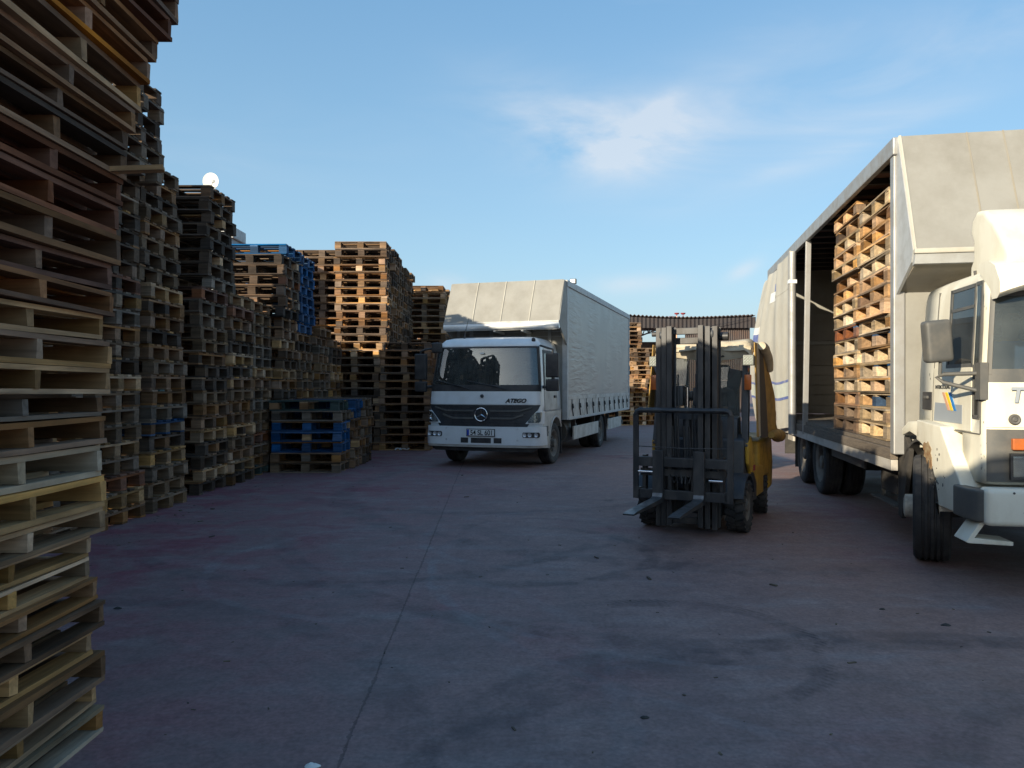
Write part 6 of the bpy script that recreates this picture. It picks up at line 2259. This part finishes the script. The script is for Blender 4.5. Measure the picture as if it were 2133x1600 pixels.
# aerial cluster above the shed roof, power cables
a = empty('aerial_mast', (23.5, 110, 0))
tag(a, 'far aerial mast with three dish heads above the shed roof', 'mast')
m = MB()
m.tube([(0, 0, 0), (0, 0, 11.6)], 0.12, 8)
m.bar((-0.8, 0, 11.4), (1.1, 0, 11.4), 0.08, 0.08)
m.build('pole', M_RED_DECAL, a)
for x, z in ((-0.75, 11.5), (0.05, 12.0), (0.95, 12.0)):
    m = MB()
    m.lathe([(0.001, 0.22), (0.25, 0.26), (0.38, 0.45), (0.34, 0.47), (0.22, 0.30), (0.001, 0.26)], (x, 0, z - 0.4), 'z', 12)
    m.tube([(x, 0, z - 0.6), (x, 0, z - 0.15)], 0.05, 6)
    m.build('dish_head', M_SHIRT_RED, a, smooth=50)


def cable(p0, p1, sag, label, r=0.018):
    p0, p1 = Vector(p0), Vector(p1)
    m = MB()
    m.tube([p0 + (p1 - p0) * t - Vector((0, 0, sag * 4 * t * (1 - t))) for t in frange(0, 1, 24)], r, 6)
    o = m.build('power_cable', M_INK, smooth=60)
    tag(o, label, 'cable')


cable((-14, 40, 7.0), (4.2, 46.2, 5.35), 0.6, 'thin dark cable crossing the sky left of the white lorry')
cable((3.5, 45.5, 4.6), (14.0, 45.7, 5.6), 0.35, 'thin cable sagging across the front of the far shed', r=0.014)
cable((3.5, 45.4, 4.95), (9.0, 45.7, 4.9), 0.05, 'lower thin cable in front of the shed gap', r=0.014)

# loose bits on the ground
M_CHIP = pm('dark_scraps', (0.05, 0.04, 0.035), 0.9, var=0.4, scale=9, dirt=(0.22, 0.17, 0.11), damt=0.5, dscale=4)
rr = random.Random(11)
m = MB()
for k in range(330):
    if k < 150:
        x, y = rr.uniform(-2.6, 3.6), 2.6 + 11 * rr.random() ** 1.6
    else:
        y = rr.uniform(3.6, 18)
        x = -4.3 + abs(rr.gauss(0, 0.5))
        if y < 8:
            x = -1.8 + abs(rr.gauss(0, 0.25)) if y < 3.9 else x
    s_ = rr.uniform(0.002, 0.008) if rr.random() < 0.96 else rr.uniform(0.010, 0.020)
    Mx = Matrix.Translation((x, y, s_ * 0.3)) @ Matrix.Rotation(rr.uniform(0, 6.28), 4, 'Z') @ Matrix.Rotation(rr.uniform(-.3, .3), 4, 'X')
    a_ = s_ * rr.uniform(0.8, 2.6)
    m.box(-a_, a_, -s_ * 0.7, s_ * 0.7, -s_ * 0.3, s_ * 0.3, Mx)
tag(m.build('wood_scraps', M_CHIP), 'small splinters and grit scattered over the yard floor', 'debris', kind='stuff')


def scrap(px, py, w, name, label, mat, seed):
    Y = CAM_H * F_PX / (py - 805)
    X = (px - 1066.5) * Y / F_PX
    r = random.Random(seed)
    m = MB()

    def fn(s, t):
        a = 2 * math.pi * s
        q = 0.5 + 0.5 * math.sin(3 * a + seed) * 0.5
        return Vector((math.cos(a) * w * (0.4 + 0.6 * t) * (0.7 + q * 0.5), math.sin(a) * w * 0.6 * (0.4 + 0.6 * t), 0.004 + w * 0.35 * (1 - t) * (0.5 + q * 0.5)))
    m.grid(fn, 18, 4, lambda s, t: fn(s, t) * 0.96 - Vector((0, 0, 0.003)))
    m.add([fn(k / 18, 0) for k in range(18)], [tuple(range(18))])
    o = m.build(name, mat, loc=(X, Y, 0.0))
    tag(o, label, 'litter')


scrap(245, 1268, 0.030, 'crumpled_scrap', 'small dark crumpled scrap on the ground near the nearest stack', M_CHASSIS, 2)
scrap(1970, 1303, 0.034, 'crumpled_scrap', 'dark scrap on the ground in front of the cream lorry wheel', M_CHASSIS, 4)
scrap(1838, 1270, 0.022, 'crumpled_scrap', 'tiny dark scrap left of the cream lorry front wheel', M_CHASSIS, 6)
scrap(1343, 1496, 0.022, 'crumpled_scrap', 'tiny dark scrap on bare floor at the bottom middle right', M_CHASSIS, 7)
scrap(650, 1597, 0.035, 'paper_scrap', 'pale torn paper on the floor at the bottom edge', M_PAPER, 8)
# pale twine heap in front of the front-facing stack
m = MB()
rr = random.Random(3)
pts = [Vector((-2.85 + 0.34 * t + 0.05 * math.sin(23 * t), 18.70 + 0.06 * math.sin(31 * t), 0.03 + 0.035 * abs(math.sin(19 * t)))) for t in frange(0, 1, 60)]
m.tube(pts, 0.010, 5)
tag(m.build('tangled_twine', M_PAPER, smooth=60), 'pale tangled twine at the foot of the front-facing stack', 'twine')
